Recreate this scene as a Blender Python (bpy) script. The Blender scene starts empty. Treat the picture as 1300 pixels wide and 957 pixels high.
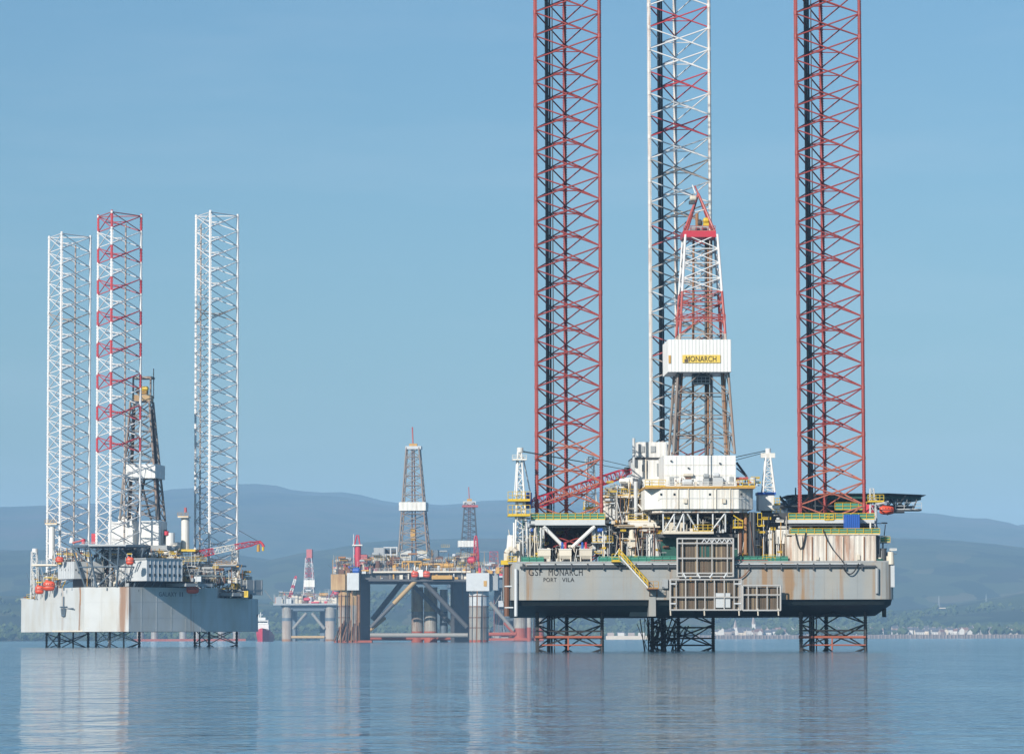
import bpy, math, random
from mathutils import Vector, Matrix
from math import radians as rad, sin, cos, pi, sqrt, atan2

# ------------------------------------------------------------------ camera, sky, sun, exposure
SC = bpy.context.scene
COL = SC.collection
FPX, CAMH, ROLL = 4540.0, 2.3, rad(0.17)          # focal length in 1300-px units, eye height above the water
PITCH = math.atan(331.5 / FPX)
SUN_AZ, SUN_EL = rad(31.5), rad(26)                 # the sun stands behind the viewer, to the left
c_f = Vector((0, cos(PITCH), sin(PITCH)))
_r, _u = Vector((1, 0, 0)), Vector((0, -sin(PITCH), cos(PITCH)))
c_r = _r * cos(ROLL) - _u * sin(ROLL)
c_u = _u * cos(ROLL) + _r * sin(ROLL)
CAM = Vector((0, 0, CAMH))
cd = bpy.data.cameras.new('camera')
cam = bpy.data.objects.new('camera', cd); COL.objects.link(cam)
cd.sensor_width = 36; cd.lens = FPX / 1300 * 36; cd.clip_start = 1; cd.clip_end = 90000
mw = Matrix.Identity(4)
for i in range(3):
    mw[i][0], mw[i][1], mw[i][2], mw[i][3] = c_r[i], c_u[i], -c_f[i], CAM[i]
cam.matrix_world = mw
SC.camera = cam

world = bpy.data.worlds.new('World'); SC.world = world; world.use_nodes = True
wn = world.node_tree
bg = wn.nodes['Background']
sky = wn.nodes.new('ShaderNodeTexSky'); sky.sky_type = 'NISHITA'; sky.sun_disc = False
sky.sun_elevation = SUN_EL; sky.sun_rotation = pi + SUN_AZ
sky.air_density = 1.3; sky.dust_density = 1.2; sky.ozone_density = 4.0; sky.altitude = 0
tint = wn.nodes.new('ShaderNodeMix'); tint.data_type = 'RGBA'; tint.blend_type = 'MULTIPLY'; tint.inputs[0].default_value = 1
tint.inputs[7].default_value = (0.66, 0.89, 1.02, 1)          # the photograph's cool white balance of the clear sky
wn.links.new(sky.outputs[0], tint.inputs[6])
wtc = wn.nodes.new('ShaderNodeTexCoord'); wmp = wn.nodes.new('ShaderNodeMapping'); wmp.inputs['Scale'].default_value = (5, 5, 34); wmp.inputs['Rotation'].default_value = (0.05, 0.12, 0.3)
wno = wn.nodes.new('ShaderNodeTexNoise'); wno.inputs['Scale'].default_value = 1.6; wno.inputs['Detail'].default_value = 7; wno.inputs['Roughness'].default_value = 0.6
wmr = wn.nodes.new('ShaderNodeMapRange'); wmr.inputs['From Min'].default_value = 0.48; wmr.inputs['From Max'].default_value = 0.82; wmr.inputs['To Max'].default_value = 0.13
wmx = wn.nodes.new('ShaderNodeMix'); wmx.data_type = 'RGBA'; wmx.inputs[7].default_value = (6.5, 7.6, 8.4, 1)      # thin cirrus, everywhere in the sky
wn.links.new(wtc.outputs['Generated'], wmp.inputs[0]); wn.links.new(wmp.outputs[0], wno.inputs['Vector']); wn.links.new(wno.outputs['Fac'], wmr.inputs['Value'])
wn.links.new(wmr.outputs[0], wmx.inputs[0]); wn.links.new(tint.outputs[2], wmx.inputs[6]); wn.links.new(wmx.outputs[2], bg.inputs[0]); bg.inputs[1].default_value = 0.072
sl = bpy.data.lights.new('sun', 'SUN'); sl.energy = 4.4; sl.angle = rad(0.53); sl.color = (1, 0.93, 0.83)
sun = bpy.data.objects.new('sun', sl); COL.objects.link(sun)
sdir = Vector((sin(SUN_AZ) * cos(SUN_EL), cos(SUN_AZ) * cos(SUN_EL), -sin(SUN_EL)))
sun.rotation_euler = sdir.to_track_quat('-Z', 'Y').to_euler()
sun.location = (-300, -300, 300)
vs = SC.view_settings
vs.view_transform = 'Standard'; vs.look = 'None'; vs.exposure = 0.4; vs.gamma = 1; vs.use_curve_mapping = False
SC.render.engine = 'CYCLES'
SC.cycles.use_denoising = True
SC.cycles.max_bounces = 6; SC.cycles.diffuse_bounces = 2; SC.cycles.glossy_bounces = 3; SC.cycles.volume_bounces = 2
SC.cycles.caustics_reflective = False; SC.cycles.caustics_refractive = False

# ------------------------------------------------------------------ materials
MATS = {}
def nd(nt, t, **kw):
    n = nt.nodes.new(t)
    for k, v in kw.items():
        setattr(n, k, v)
    return n

def paint(name, col, rough=0.55, var=0.18, rust=0.0, rustcol=(0.22, 0.085, 0.03), streak=(0.9, 0.9, 0.07), metal=0.0,
          vscale=0.35, bump=0.0, bumps=(), grime=None):
    """Weathered paint: soft tone variation, vertical rust streaks, optional streaks that gather towards one side."""
    if name in MATS: return MATS[name]
    m = bpy.data.materials.new(name); MATS[name] = m; m.use_nodes = True
    nt = m.node_tree; L = nt.links
    b = nt.nodes['Principled BSDF']
    b.inputs['Roughness'].default_value = rough; b.inputs['Metallic'].default_value = metal
    tc = nd(nt, 'ShaderNodeTexCoord')
    n1 = nd(nt, 'ShaderNodeTexNoise'); n1.inputs['Scale'].default_value = vscale; n1.inputs['Detail'].default_value = 5
    L.new(tc.outputs['Object'], n1.inputs['Vector'])
    oi = nd(nt, 'ShaderNodeObjectInfo')
    ma = nd(nt, 'ShaderNodeMath', operation='MULTIPLY_ADD'); ma.inputs[1].default_value = var * 2.2; ma.inputs[2].default_value = 1 - var * 1.1
    L.new(n1.outputs['Fac'], ma.inputs[0])
    mb = nd(nt, 'ShaderNodeMath', operation='MULTIPLY_ADD'); mb.inputs[1].default_value = var * 0.8
    L.new(oi.outputs['Random'], mb.inputs[0]); 
    mc = nd(nt, 'ShaderNodeMath', operation='SUBTRACT'); mc.inputs[1].default_value = var * 0.4
    L.new(ma.outputs[0], mc.inputs[0]); L.new(mc.outputs[0], mb.inputs[2])
    hs = nd(nt, 'ShaderNodeHueSaturation'); hs.inputs['Color'].default_value = (*col, 1)
    L.new(mb.outputs[0], hs.inputs['Value'])
    out = hs.outputs['Color']
    if grime:
        mp2 = nd(nt, 'ShaderNodeMapping'); mp2.inputs['Scale'].default_value = (0.5, 0.5, 0.16)
        L.new(tc.outputs['Object'], mp2.inputs['Vector'])
        n3 = nd(nt, 'ShaderNodeTexNoise'); n3.inputs['Scale'].default_value = 0.6; n3.inputs['Detail'].default_value = 4
        L.new(mp2.outputs[0], n3.inputs['Vector'])
        mr3 = nd(nt, 'ShaderNodeMapRange'); mr3.inputs['From Min'].default_value = 0.42; mr3.inputs['From Max'].default_value = 0.72
        mr3.inputs['To Max'].default_value = grime[3]
        L.new(n3.outputs['Fac'], mr3.inputs['Value'])
        mx3 = nd(nt, 'ShaderNodeMix', data_type='RGBA'); mx3.inputs[7].default_value = (*grime[:3], 1)
        L.new(mr3.outputs[0], mx3.inputs[0]); L.new(out, mx3.inputs[6]); out = mx3.outputs[2]
    if rust > 0:
        mp = nd(nt, 'ShaderNodeMapping'); mp.inputs['Scale'].default_value = streak
        L.new(tc.outputs['Object'], mp.inputs['Vector'])
        n2 = nd(nt, 'ShaderNodeTexNoise'); n2.inputs['Scale'].default_value = 1.0; n2.inputs['Detail'].default_value = 6; n2.inputs['Roughness'].default_value = 0.65
        L.new(mp.outputs[0], n2.inputs['Vector'])
        mr = nd(nt, 'ShaderNodeMapRange'); mr.inputs['From Min'].default_value = 0.72 - rust * 0.4; mr.inputs['From Max'].default_value = 0.9 - rust * 0.4
        fac = n2.outputs['Fac']
        if bumps:
            sx = nd(nt, 'ShaderNodeSeparateXYZ'); L.new(tc.outputs['Object'], sx.inputs[0])
            wob = nd(nt, 'ShaderNodeMath', operation='MULTIPLY_ADD'); wob.inputs[1].default_value = 2.0; L.new(n1.outputs['Fac'], wob.inputs[0]); L.new(sx.outputs['X'], wob.inputs[2])
            for xc, w_, amp in bumps:
                d1 = nd(nt, 'ShaderNodeMath', operation='SUBTRACT'); L.new(wob.outputs[0], d1.inputs[0]); d1.inputs[1].default_value = xc+1.0
                d2 = nd(nt, 'ShaderNodeMath', operation='ABSOLUTE'); L.new(d1.outputs[0], d2.inputs[0])
                d3 = nd(nt, 'ShaderNodeMapRange'); d3.interpolation_type = 'SMOOTHSTEP'; d3.inputs['From Min'].default_value = w_; d3.inputs['From Max'].default_value = w_*0.25
                d3.inputs['To Min'].default_value = 0; d3.inputs['To Max'].default_value = amp; L.new(d2.outputs[0], d3.inputs['Value'])
                ad = nd(nt, 'ShaderNodeMath', operation='ADD'); L.new(fac, ad.inputs[0]); L.new(d3.outputs[0], ad.inputs[1]); fac = ad.outputs[0]
        L.new(fac, mr.inputs['Value'])
        mx = nd(nt, 'ShaderNodeMix', data_type='RGBA'); mx.inputs[7].default_value = (*rustcol, 1)
        mm = nd(nt, 'ShaderNodeMath', operation='MULTIPLY'); mm.inputs[1].default_value = 0.85
        L.new(mr.outputs[0], mm.inputs[0]); L.new(mm.outputs[0], mx.inputs[0]); L.new(out, mx.inputs[6]); out = mx.outputs[2]
    L.new(out, b.inputs['Base Color'])
    if bump > 0:
        bp = nd(nt, 'ShaderNodeBump'); bp.inputs['Strength'].default_value = bump; bp.inputs['Distance'].default_value = 0.05
        L.new(n1.outputs['Fac'], bp.inputs['Height']); L.new(bp.outputs[0], b.inputs['Normal'])
    return m

WHITE = paint('white_paint', (0.68, 0.67, 0.63), 0.5, 0.1, 0.34, (0.36, 0.22, 0.12), (0.9, 0.9, 0.12), grime=(0.5, 0.44, 0.35, 0.4))
WHITE2 = paint('clean_white_paint', (0.70, 0.70, 0.68), 0.5, 0.08, 0.2, (0.42, 0.32, 0.24), (0.9, 0.9, 0.1), grime=(0.52, 0.48, 0.42, 0.25))
FRAME = paint('frame_grey', (0.42, 0.415, 0.40), 0.55, 0.15, 0.4, (0.26, 0.16, 0.1), (.8, .8, .3))
WRUST = paint('rust_streaked_white', (0.66, 0.63, 0.57), 0.6, 0.16, 0.60, (0.3, 0.12, 0.045), (0.8, 0.8, 0.09), grime=(0.45, 0.33, 0.22, 0.5))
CREAM = paint('cream_paint', (0.62, 0.56, 0.46), 0.55, 0.15, 0.35)
HULLG = paint('hull_grey', (0.275, 0.295, 0.298), 0.6, 0.18, 0.31, (0.29, 0.165, 0.07), (0.8, 0.8, 0.035), vscale=0.2,
              bumps=((9.0, 6.0, 0.2), (14.2, 1.6, 0.26), (17.5, 1.2, 0.2), (20.5, 7, 0.07), (31.0, 2.5, 0.13), (-27.5, 2.0, 0.10), (-30.5, 1, .12), (-5.5, 1.5, .12)), grime=(0.38, 0.31, 0.22, 0.4))
BLACK = paint('bottom_black', (0.018, 0.026, 0.028), 0.55, 0.35, 0.1, (0.05, 0.045, 0.04), vscale=0.25)
GHULL = paint('bow_hull_white', (0.52, 0.535, 0.53), 0.55, 0.12, 0.30, (0.26, 0.12, 0.05), (0.45, 0.45, 0.02), vscale=0.14,
              bumps=((5.2, 2.6, 0.2), (-8.5, .7, 0.25), (-24, 2, 0.12), (-16, 1.2, 0.1), (22, 2, 0.1)), grime=(0.42, 0.38, 0.3, 0.45))
GREY = paint('mid_grey_paint', (0.3, 0.32, 0.33), 0.55, 0.15, 0.3)
LGREY = paint('light_grey_paint', (0.5, 0.52, 0.53), 0.5, 0.12, 0.22)
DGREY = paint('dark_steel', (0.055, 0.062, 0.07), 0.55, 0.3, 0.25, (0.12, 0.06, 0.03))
BGREY = paint('blue_grey_steel', (0.10, 0.14, 0.18), 0.5, 0.2, 0.15)
BROWN = paint('brown_rust_steel', (0.16, 0.075, 0.045), 0.75, 0.35, 0.2, (0.08, 0.04, 0.03))
DBROWN = paint('dark_brown_grating', (0.11, 0.085, 0.06), 0.8, 0.3, 0.3)
RUSTM = paint('rusty_metal', (0.30, 0.15, 0.07), 0.8, 0.35, 0.4, (0.14, 0.06, 0.03))
LRED = paint('leg_red', (0.30, 0.046, 0.04), 0.55, 0.32, 0.34, (0.17, 0.06, 0.035), (0.7, 0.7, 0.35), vscale=.5)
LPINK = paint('leg_faded_red', (0.40, 0.12, 0.075), 0.65, 0.25, 0.35, (0.16, 0.08, 0.05), (0.6, 0.6, 0.6))
LWHITE = paint('leg_white', (0.68, 0.67, 0.66), 0.5, 0.12, 0.22, (0.32, 0.18, 0.11), (0.6, 0.6, 0.3))
LGRR = paint('leg_weathered', (0.42, 0.37, 0.33), 0.6, 0.22, 0.52, (0.26, 0.11, 0.06), (0.7, 0.7, 0.5))
LDARK = paint('leg_dark_wet_shade', (0.03, 0.03, 0.032), 0.5, 0.3, 0.3, (0.07, 0.04, 0.03))  # wet dark steel; on legs under the hulls it also paints their shade
BRED = paint('leg_signal_red', (0.46, 0.045, 0.06), 0.5, 0.12, 0.12, (0.4, 0.2, 0.18), (0.6, 0.6, 0.6))
LFRED = paint('leg_band_red', (0.42, 0.10, 0.10), 0.5, 0.15, 0.2, (0.5, 0.3, 0.27), (0.6, 0.6, 0.6))
DRED = paint('derrick_red', (0.40, 0.07, 0.06), 0.55, 0.2, 0.42, (0.5, 0.42, 0.38), (.7, .7, .7))
DWEA = paint('derrick_weathered', (0.26, 0.235, 0.21), 0.6, 0.25, 0.55, (0.22, 0.10, 0.055), (0.8, 0.8, 0.4))
YELL = paint('safety_yellow', (0.62, 0.42, 0.03), 0.5, 0.15, 0.2)
OCHRE = paint('ochre_paint', (0.5, 0.28, 0.06), 0.6, 0.2, 0.4)
GREEN = paint('green_net', (0.05, 0.24, 0.17), 0.7, 0.2, 0.1)
DGREEN = paint('dark_green_paint', (0.012, 0.075, 0.06), 0.5, 0.2, 0.1)
BLUE = paint('blue_paint', (0.02, 0.09, 0.36), 0.45, 0.12, 0.1)
ORANGE = paint('lifeboat_orange', (0.62, 0.075, 0.03), 0.4, 0.1, 0.0)
CRED = paint('crane_red', (0.50, 0.035, 0.06), 0.45, 0.15, 0.1)
LETT = paint('lettering_black', (0.012, 0.012, 0.014), 0.6, 0.1)
SIGNY = paint('sign_yellow', (0.7, 0.50, 0.09), 0.6, 0.08)
GLASS = paint('dark_glass', (0.02, 0.03, 0.04), 0.15, 0.1)
ROPE = paint('black_hose', (0.02, 0.02, 0.02), 0.7, 0.1)
TAN = paint('stained_tan', (0.46, 0.31, 0.15), 0.65, 0.28, 0.58, (0.22, 0.085, 0.03), (0.15, 0.15, 0.02), vscale=0.1)
COLG = paint('column_grey', (0.27, 0.265, 0.25), 0.65, 0.3, 0.55, (0.15, 0.07, 0.04), (0.2, 0.2, 0.02), vscale=0.1, grime=(0.5, 0.45, 0.36, 0.5))
PONT = paint('pontoon_red', (0.34, 0.08, 0.05), 0.7, 0.25, 0.4, (0.13, 0.06, 0.04), vscale=0.12)

# ------------------------------------------------------------------ mesh helpers
class MB:
    def __init__(s): s.v = []; s.f = []
    def add(s, v, f):
        o = len(s.v); s.v += [tuple(p) for p in v]; s.f += [tuple(i + o for i in q) for q in f]; return s
    def box(s, a, b):
        (x0, y0, z0), (x1, y1, z1) = a, b
        return s.add([(x0,y0,z0),(x1,y0,z0),(x1,y1,z0),(x0,y1,z0),(x0,y0,z1),(x1,y0,z1),(x1,y1,z1),(x0,y1,z1)],
                     [(0,3,2,1),(4,5,6,7),(0,1,5,4),(1,2,6,5),(2,3,7,6),(3,0,4,7)])
    def tube(s, a, b, r, r2=None, n=8, cap=True):
        a, b = Vector(a), Vector(b); d = b - a
        if d.length < 1e-6: return s
        q = d.to_track_quat('Z', 'X'); r2 = r if r2 is None else r2
        v = [a + q @ Vector((cos(2*pi*i/n)*r, sin(2*pi*i/n)*r, 0)) for i in range(n)] + [b + q @ Vector((cos(2*pi*i/n)*r2, sin(2*pi*i/n)*r2, 0)) for i in range(n)]
        f = [(i, (i+1) % n, n+(i+1) % n, n+i) for i in range(n)]
        if cap: f += [tuple(range(n-1, -1, -1)), tuple(range(n, 2*n))]
        return s.add(v, f)
    def prism(s, poly, z0, z1):
        n = len(poly)
        v = [(x, y, z0) for x, y in poly] + [(x, y, z1) for x, y in poly]
        f = [(i, (i+1) % n, n+(i+1) % n, n+i) for i in range(n)] + [tuple(range(n-1, -1, -1)), tuple(range(n, 2*n))]
        return s.add(v, f)
    def loft(s, rings, cap=True):
        n = len(rings[0]); v = [p for r in rings for p in r]; f = []
        for k in range(len(rings)-1):
            f += [(k*n+i, k*n+(i+1) % n, (k+1)*n+(i+1) % n, (k+1)*n+i) for i in range(n)]
        if cap: f += [tuple(range(n-1, -1, -1)), tuple((len(rings)-1)*n+i for i in range(n))]
        return s.add(v, f)
    def ball(s, c, rx, ry, rz, nu=10, nv=6):
        rings = []
        for j in range(nv+1):
            t = -pi/2 + pi*j/nv; k = max(cos(t), 0.02)
            rings.append([(c[0]+rx*k*cos(2*pi*i/nu), c[1]+ry*k*sin(2*pi*i/nu), c[2]+rz*sin(t)) for i in range(nu)])
        return s.loft(rings)
    def mesh(s, name, mat):
        m = bpy.data.meshes.new(name); m.from_pydata(s.v, [], s.f); m.update()
        if mat: m.materials.append(mat)
        return m
    def build(s, name, mat, parent=None, kind=None, smooth=False):
        return link(name, s.mesh(name, mat), parent, kind, smooth)

def link(name, data, parent=None, kind=None, smooth=False):
    o = bpy.data.objects.new(name, data); COL.objects.link(o)
    if parent: o.parent = parent
    if kind: o['kind'] = kind
    if smooth and data:
        data.polygons.foreach_set('use_smooth', [True]*len(data.polygons))
    return o

def tag(o, label, cat, group=None):
    o['label'] = label; o['category'] = cat
    if group: o['group'] = group
    return o

UT = {}
def bar(name, a, b, r, mat, parent, n=8):
    """One straight tube as its own object; alike tubes share one unit mesh."""
    k = (mat.name, n)
    if k not in UT:
        UT[k] = MB().tube((0,0,0), (0,0,1), 1, n=n).mesh('tube_' + mat.name, mat)
    a, b = Vector(a), Vector(b); d = b - a
    o = link(name, UT[k], parent)
    o.matrix_local = Matrix.Translation(a) @ d.to_track_quat('Z', 'X').to_matrix().to_4x4() @ Matrix.Diagonal((r, r, d.length, 1))
    return o

def outward(poly):
    a = sum(poly[i][0]*poly[(i+1) % len(poly)][1] - poly[(i+1) % len(poly)][0]*poly[i][1] for i in range(len(poly)))
    return poly if a > 0 else poly[::-1]

def text_mesh(name, body, width, height, mat, parent, loc, rz=0.0, spacing=1.0, up=True):
    """Flat lettering standing upright, its face towards local -y, thin but solid."""
    cu = bpy.data.curves.new(name, 'FONT'); cu.body = body; cu.size = 1; cu.extrude = 0.012; cu.resolution_u = 3
    cu.align_x = 'CENTER'; cu.align_y = 'CENTER'; cu.space_character = spacing
    t = bpy.data.objects.new(name + '_curve', cu); COL.objects.link(t)
    dg = bpy.context.evaluated_depsgraph_get(); dg.update()
    me = bpy.data.meshes.new_from_object(t.evaluated_get(dg))
    bpy.data.objects.remove(t); bpy.data.curves.remove(cu)
    xs = [v.co.x for v in me.vertices]; ys = [v.co.y for v in me.vertices]
    sx, sy = width/(max(xs)-min(xs)), height/(max(ys)-min(ys)); cx, cy = (max(xs)+min(xs))/2, (max(ys)+min(ys))/2
    for v in me.vertices:
        v.co = Vector(((v.co.x-cx)*sx, -v.co.z*2, (v.co.y-cy)*sy))
    me.materials.clear(); me.materials.append(mat); me.name = name
    o = link(name, me, parent); o.location = loc; o.rotation_euler = (0, 0, rz)
    return o

class Rig:
    """A platform's own frame: x to the right, y away from the viewer, z up from the water."""
    def __init__(s, name, px, dist, th, label, cat='oil rig', group=None):
        s.th = th; s.ex = Vector((cos(th), sin(th), 0)); s.ey = Vector((-sin(th), cos(th), 0))
        d = s.ray(px, 810); s.O = Vector((d.x/d.y*dist, dist, 0))
        s.root = link(name, None); s.root.location = s.O; s.root.rotation_euler = (0, 0, th)
        s.root.empty_display_size = 5
        tag(s.root, label, cat, group)
    @staticmethod
    def ray(px, py):
        return c_f + c_r*((px-650)/FPX) + c_u*((478.5-py)/FPX)
    def L(s, px, py, yl):
        """Where in this frame the photographed point lies, given its depth yl."""
        d = s.ray(px, py); n = s.ey
        t = ((s.O + s.ey*yl) - CAM).dot(n) / d.dot(n)
        p = CAM + d*t - s.O
        return Vector((p.dot(s.ex), yl, p.z))
    def P(s, q): return s.L(*q)
    def par(s, parent): return s.root if parent is None else parent
    def box(s, name, x0, y0, x1, y1, d, dep, mat, parent=None):
        a, b = s.L(x0, y1, d), s.L(x1, y0, d)
        return MB().box((a.x, d, a.z), (b.x, d+dep, b.z)).build(name, mat, s.par(parent))
    def corr(s, name, x0, y0, x1, y1, d, dep, mat, pitch=0.6, amp=0.07, parent=None, chamfer=0.0):
        """Profiled sheet cladding: trapezoidal ribs on the faces towards and across the viewer."""
        a, b = s.L(x0, y1, d), s.L(x1, y0, d)
        pts = []
        def run(p, q, nrm):
            L = (Vector(q)-Vector(p)).length; n = max(2, int(L/pitch)); dv = (Vector(q)-Vector(p))/n
            for i in range(n):
                for t, o in ((0, 0), (0.35, 0), (0.5, 1), (0.85, 1)):
                    w = Vector(p) + dv*(i+t); pts.append((w.x+nrm[0]*o*amp, w.y+nrm[1]*o*amp))
        c = chamfer
        if c: run((a.x, d+c), (a.x+c, d), (-0.7, -0.7))
        run((a.x+c, d), (b.x-c, d), (0, -1))
        if c: run((b.x-c, d), (b.x, d+c), (0.7, -0.7))
        run((b.x, d+c), (b.x, d+dep), (1, 0)); pts.append((b.x, d+dep)); pts.append((a.x, d+dep))
        run((a.x, d+dep-0.01), (a.x, d+c+0.01), (-1, 0))
        return MB().prism(outward(pts), a.z, b.z).build(name, mat, s.par(parent))
    def bar(s, name, p, q, r, mat, parent=None, n=8):
        return bar(name, s.P(p), s.P(q), r, mat, s.par(parent), n)
    def pipe(s, name, pts, r, mat, parent=None, n=6):
        m = MB(); w = [s.P(p) for p in pts]
        for i in range(len(w)-1): m.tube(w[i], w[i+1], r, n=n)
        return m.build(name, mat, s.par(parent))
    def hose(s, name, p, q, sag, r, mat, parent=None, n=10):
        a, b = s.P(p), s.P(q); m = MB(); w = []
        for i in range(n+1):
            t = i/n; v = a.lerp(b, t); v.z -= sag*4*t*(1-t); w.append(v)
        for i in range(n): m.tube(w[i], w[i+1], r, n=5)
        return m.build(name, mat, s.par(parent))
    def cyl(s, name, x0, y0, x1, y1, d, mat, parent=None, n=16, cone=1.0):
        """Standing cylinder filling the given outline, its axis at depth d + radius."""
        a, b = s.L(x0, y1, d), s.L(x1, y0, d); r = (b.x-a.x)/2
        return MB().tube((a.x+r, d+r, a.z), (a.x+r, d+r, b.z), r, r*cone, n).build(name, mat, s.par(parent))
    def hcyl(s, name, x0, y0, x1, y1, d, mat, parent=None, n=14):
        a, b = s.L(x0, y1, d), s.L(x1, y0, d); r = (b.z-a.z)/2
        m = MB(); z = a.z+r
        m.loft([[(x, d+r+cos(2*pi*i/n)*r*k, z+sin(2*pi*i/n)*r*k) for i in range(n)][::-1] for x, k in ((a.x, 0.5), (a.x+r*0.35, 0.92), (a.x+r*0.6, 1), (b.x-r*0.6, 1), (b.x-r*0.35, 0.92), (b.x, 0.5))])
        return m.build(name, mat, s.par(parent))
    def rail(s, x0, x1, ytop, ybase, d, mat, net=None, step=1.5, r=0.05, parent=None, dside=None):
        a, b = s.L(x0, ybase, d), s.L(x1, ytop, d); par = s.par(parent)
        if dside is not None: b = Vector((b.x, dside, b.z))
        m = MB(); e = Vector((b.x, b.y, a.z)); n = max(1, round((e-a).length/step)); h = b.z-a.z
        for i in range(n+1):
            p = a.lerp(e, i/n); m.tube(p, p+Vector((0, 0, h)), r, n=5)
        for k in (1.0, 0.52):
            m.tube(a+Vector((0, 0, h*k)), e+Vector((0, 0, h*k)), r, n=5)
        m.box((min(a.x, e.x)-0.02, min(a.y, e.y)+0.03, a.z-0.02), (max(a.x, e.x)+0.02, max(a.y, e.y)+0.07, a.z+0.13))
        o = m.build('handrail', mat, par)
        if net:
            dd = (e-a).normalized(); nn = Vector((-dd.y, dd.x, 0))*0.12
            if nn.y < 0: nn = -nn
            q = [a+nn+Vector((0, 0, 0.05)), e+nn+Vector((0, 0, 0.05)), e+nn*1.3+Vector((0, 0, 0.05)), a+nn*1.3+Vector((0, 0, 0.05))]
            MB().prism(outward([(v.x, v.y) for v in q]), a.z+0.05, b.z-0.08).build('safety_net', net, par)
        return o
    def wedge(s, name, corners, y0, y1, mat, parent=None, base=None):
        """Upright block over a plan given as (photo x, depth) corners."""
        pl = [(s.L(px, y1, d).x, d) for px, d in corners]; d0 = corners[0][1]
        z0 = base if base is not None else s.L(corners[0][0], y1, d0).z
        return MB().prism(outward(pl), z0, s.L(corners[0][0], y0, d0).z).build(name, mat, s.par(parent))
    def slab(s, name, x0, y0, x1, y1, d, dep, mat, parent=None): return s.box(name, x0, y0, x1, y1, d, dep, mat, parent)

def clutter(R, x0, y0, x1, y1, d0, d1, n, seed, mats=None, scale=1.0, parent=None):
    """Process kit crowded on an open deck: each piece of kit is its own part, standing or braced between the decks."""
    rnd = random.Random(seed)
    mats = mats or [LGREY, GREY, CREAM, WHITE, DGREY, BROWN, DGREEN, OCHRE, LGREY, WRUST]
    for i in range(n):
        d = rnd.uniform(d0, d1); mat = rnd.choice(mats); px = rnd.uniform(x0, x1)
        k = rnd.random(); w = rnd.uniform(3, 9)*scale; h = rnd.uniform(4, 11)*scale
        if k < 0.27:
            R.bar('standpipe', (px, y1, d), (px, rnd.uniform(y0, y0+(y1-y0)*0.6), d), rnd.uniform(0.07, 0.22)*scale, mat, parent)
        elif k < 0.42:
            py = rnd.uniform(y0, y1); R.bar('pipe_run', (px, py, d), (min(px+rnd.uniform(8, 30)*scale, x1+4), py, d+rnd.uniform(0, 2)), rnd.uniform(0.07, 0.2)*scale, mat, parent)
        elif k < 0.60:
            R.box('cabinet', px, y1-h, px+w, y1, d, rnd.uniform(0.8, 2), mat, parent)
        elif k < 0.72:
            R.cyl('vessel', px, y1-h*1.2, px+w*0.7, y1, d, mat, parent, n=12)
        elif k < 0.82:
            yy = rnd.uniform(y0, y1-h*0.5); R.hcyl('pressure_tank', px, yy, px+w*1.7, yy+h*0.5, d, mat, parent, n=10)
        elif k < 0.93:
            a = rnd.choice((-1, 1))*rnd.uniform(6, 16)*scale
            R.bar('support_strut', (px, y1, d), (px+a, rnd.uniform(y0, (y0+y1)/2), d), rnd.uniform(0.06, 0.14)*scale, mat, parent)
        else:
            yy = rnd.uniform(y0, y1); R.rail(px, px+rnd.uniform(8, 18)*scale, yy-4*scale, yy, d, rnd.choice([YELL, YELL, WHITE]), parent=parent)

def tower(R, name, c0, w0, z0, c1, w1, z1, levels, style, r_post, r_br, matf, parent=None, single=True, faces=(0, 1, 2, 3), depth=1.0, split=None):
    """Four-post lattice tower or boom section from centre c0 (x,y) to c1; one object per post and brace."""
    node = link(name, None, R.par(parent)); node.empty_display_size = 1
    def ring(t):
        cx, cy = c0[0]+(c1[0]-c0[0])*t, c0[1]+(c1[1]-c0[1])*t; w = (w0+(w1-w0)*t)/2; z = z0+(z1-z0)*t
        return [Vector((cx-w, cy-w*depth, z)), Vector((cx+w, cy-w*depth, z)), Vector((cx+w, cy+w*depth, z)), Vector((cx-w, cy+w*depth, z))]
    ts = levels if isinstance(levels, (list, tuple)) else [i/levels for i in range(levels+1)]
    rings = [ring(t) for t in ts]
    segs = split or [(0, 1)]
    for k in range(4):
        for (ta, tb) in segs:
            bar('corner_post', ring(ta)[k], ring(tb)[k], r_post, matf((ta+tb)/2), node, 8)
    lat = {}
    def br(a, b, mat, front):
        if single and front: bar('brace', a, b, r_br, mat, node, 6)
        else: lat.setdefault(mat.name, (mat, MB()))[1].tube(a, b, r_br, n=5, cap=False)
    for i in range(len(rings)-1):
        A, B = rings[i], rings[i+1]; mat = matf((ts[i]+ts[i+1])/2)
        for k in range(4):
            j = (k+1) % 4; fr = k in faces
            if style == 'X' or (style == 'M' and (ts[i] > 0.55)):
                br(A[k], B[j], mat, fr); br(A[j], B[k], mat, fr)
            elif style == 'Z':
                if i % 2: br(A[k], B[j], mat, fr)
                else: br(A[j], B[k], mat, fr)
            else:
                mid = (B[k]+B[j])/2; br(A[k], mid, mat, fr); br(A[j], mid, mat, fr)
            br(B[k], B[j], mat, fr)
    for mat, m in lat.values(): m.build('bracing', mat, node, kind='stuff')
    return node

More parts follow.
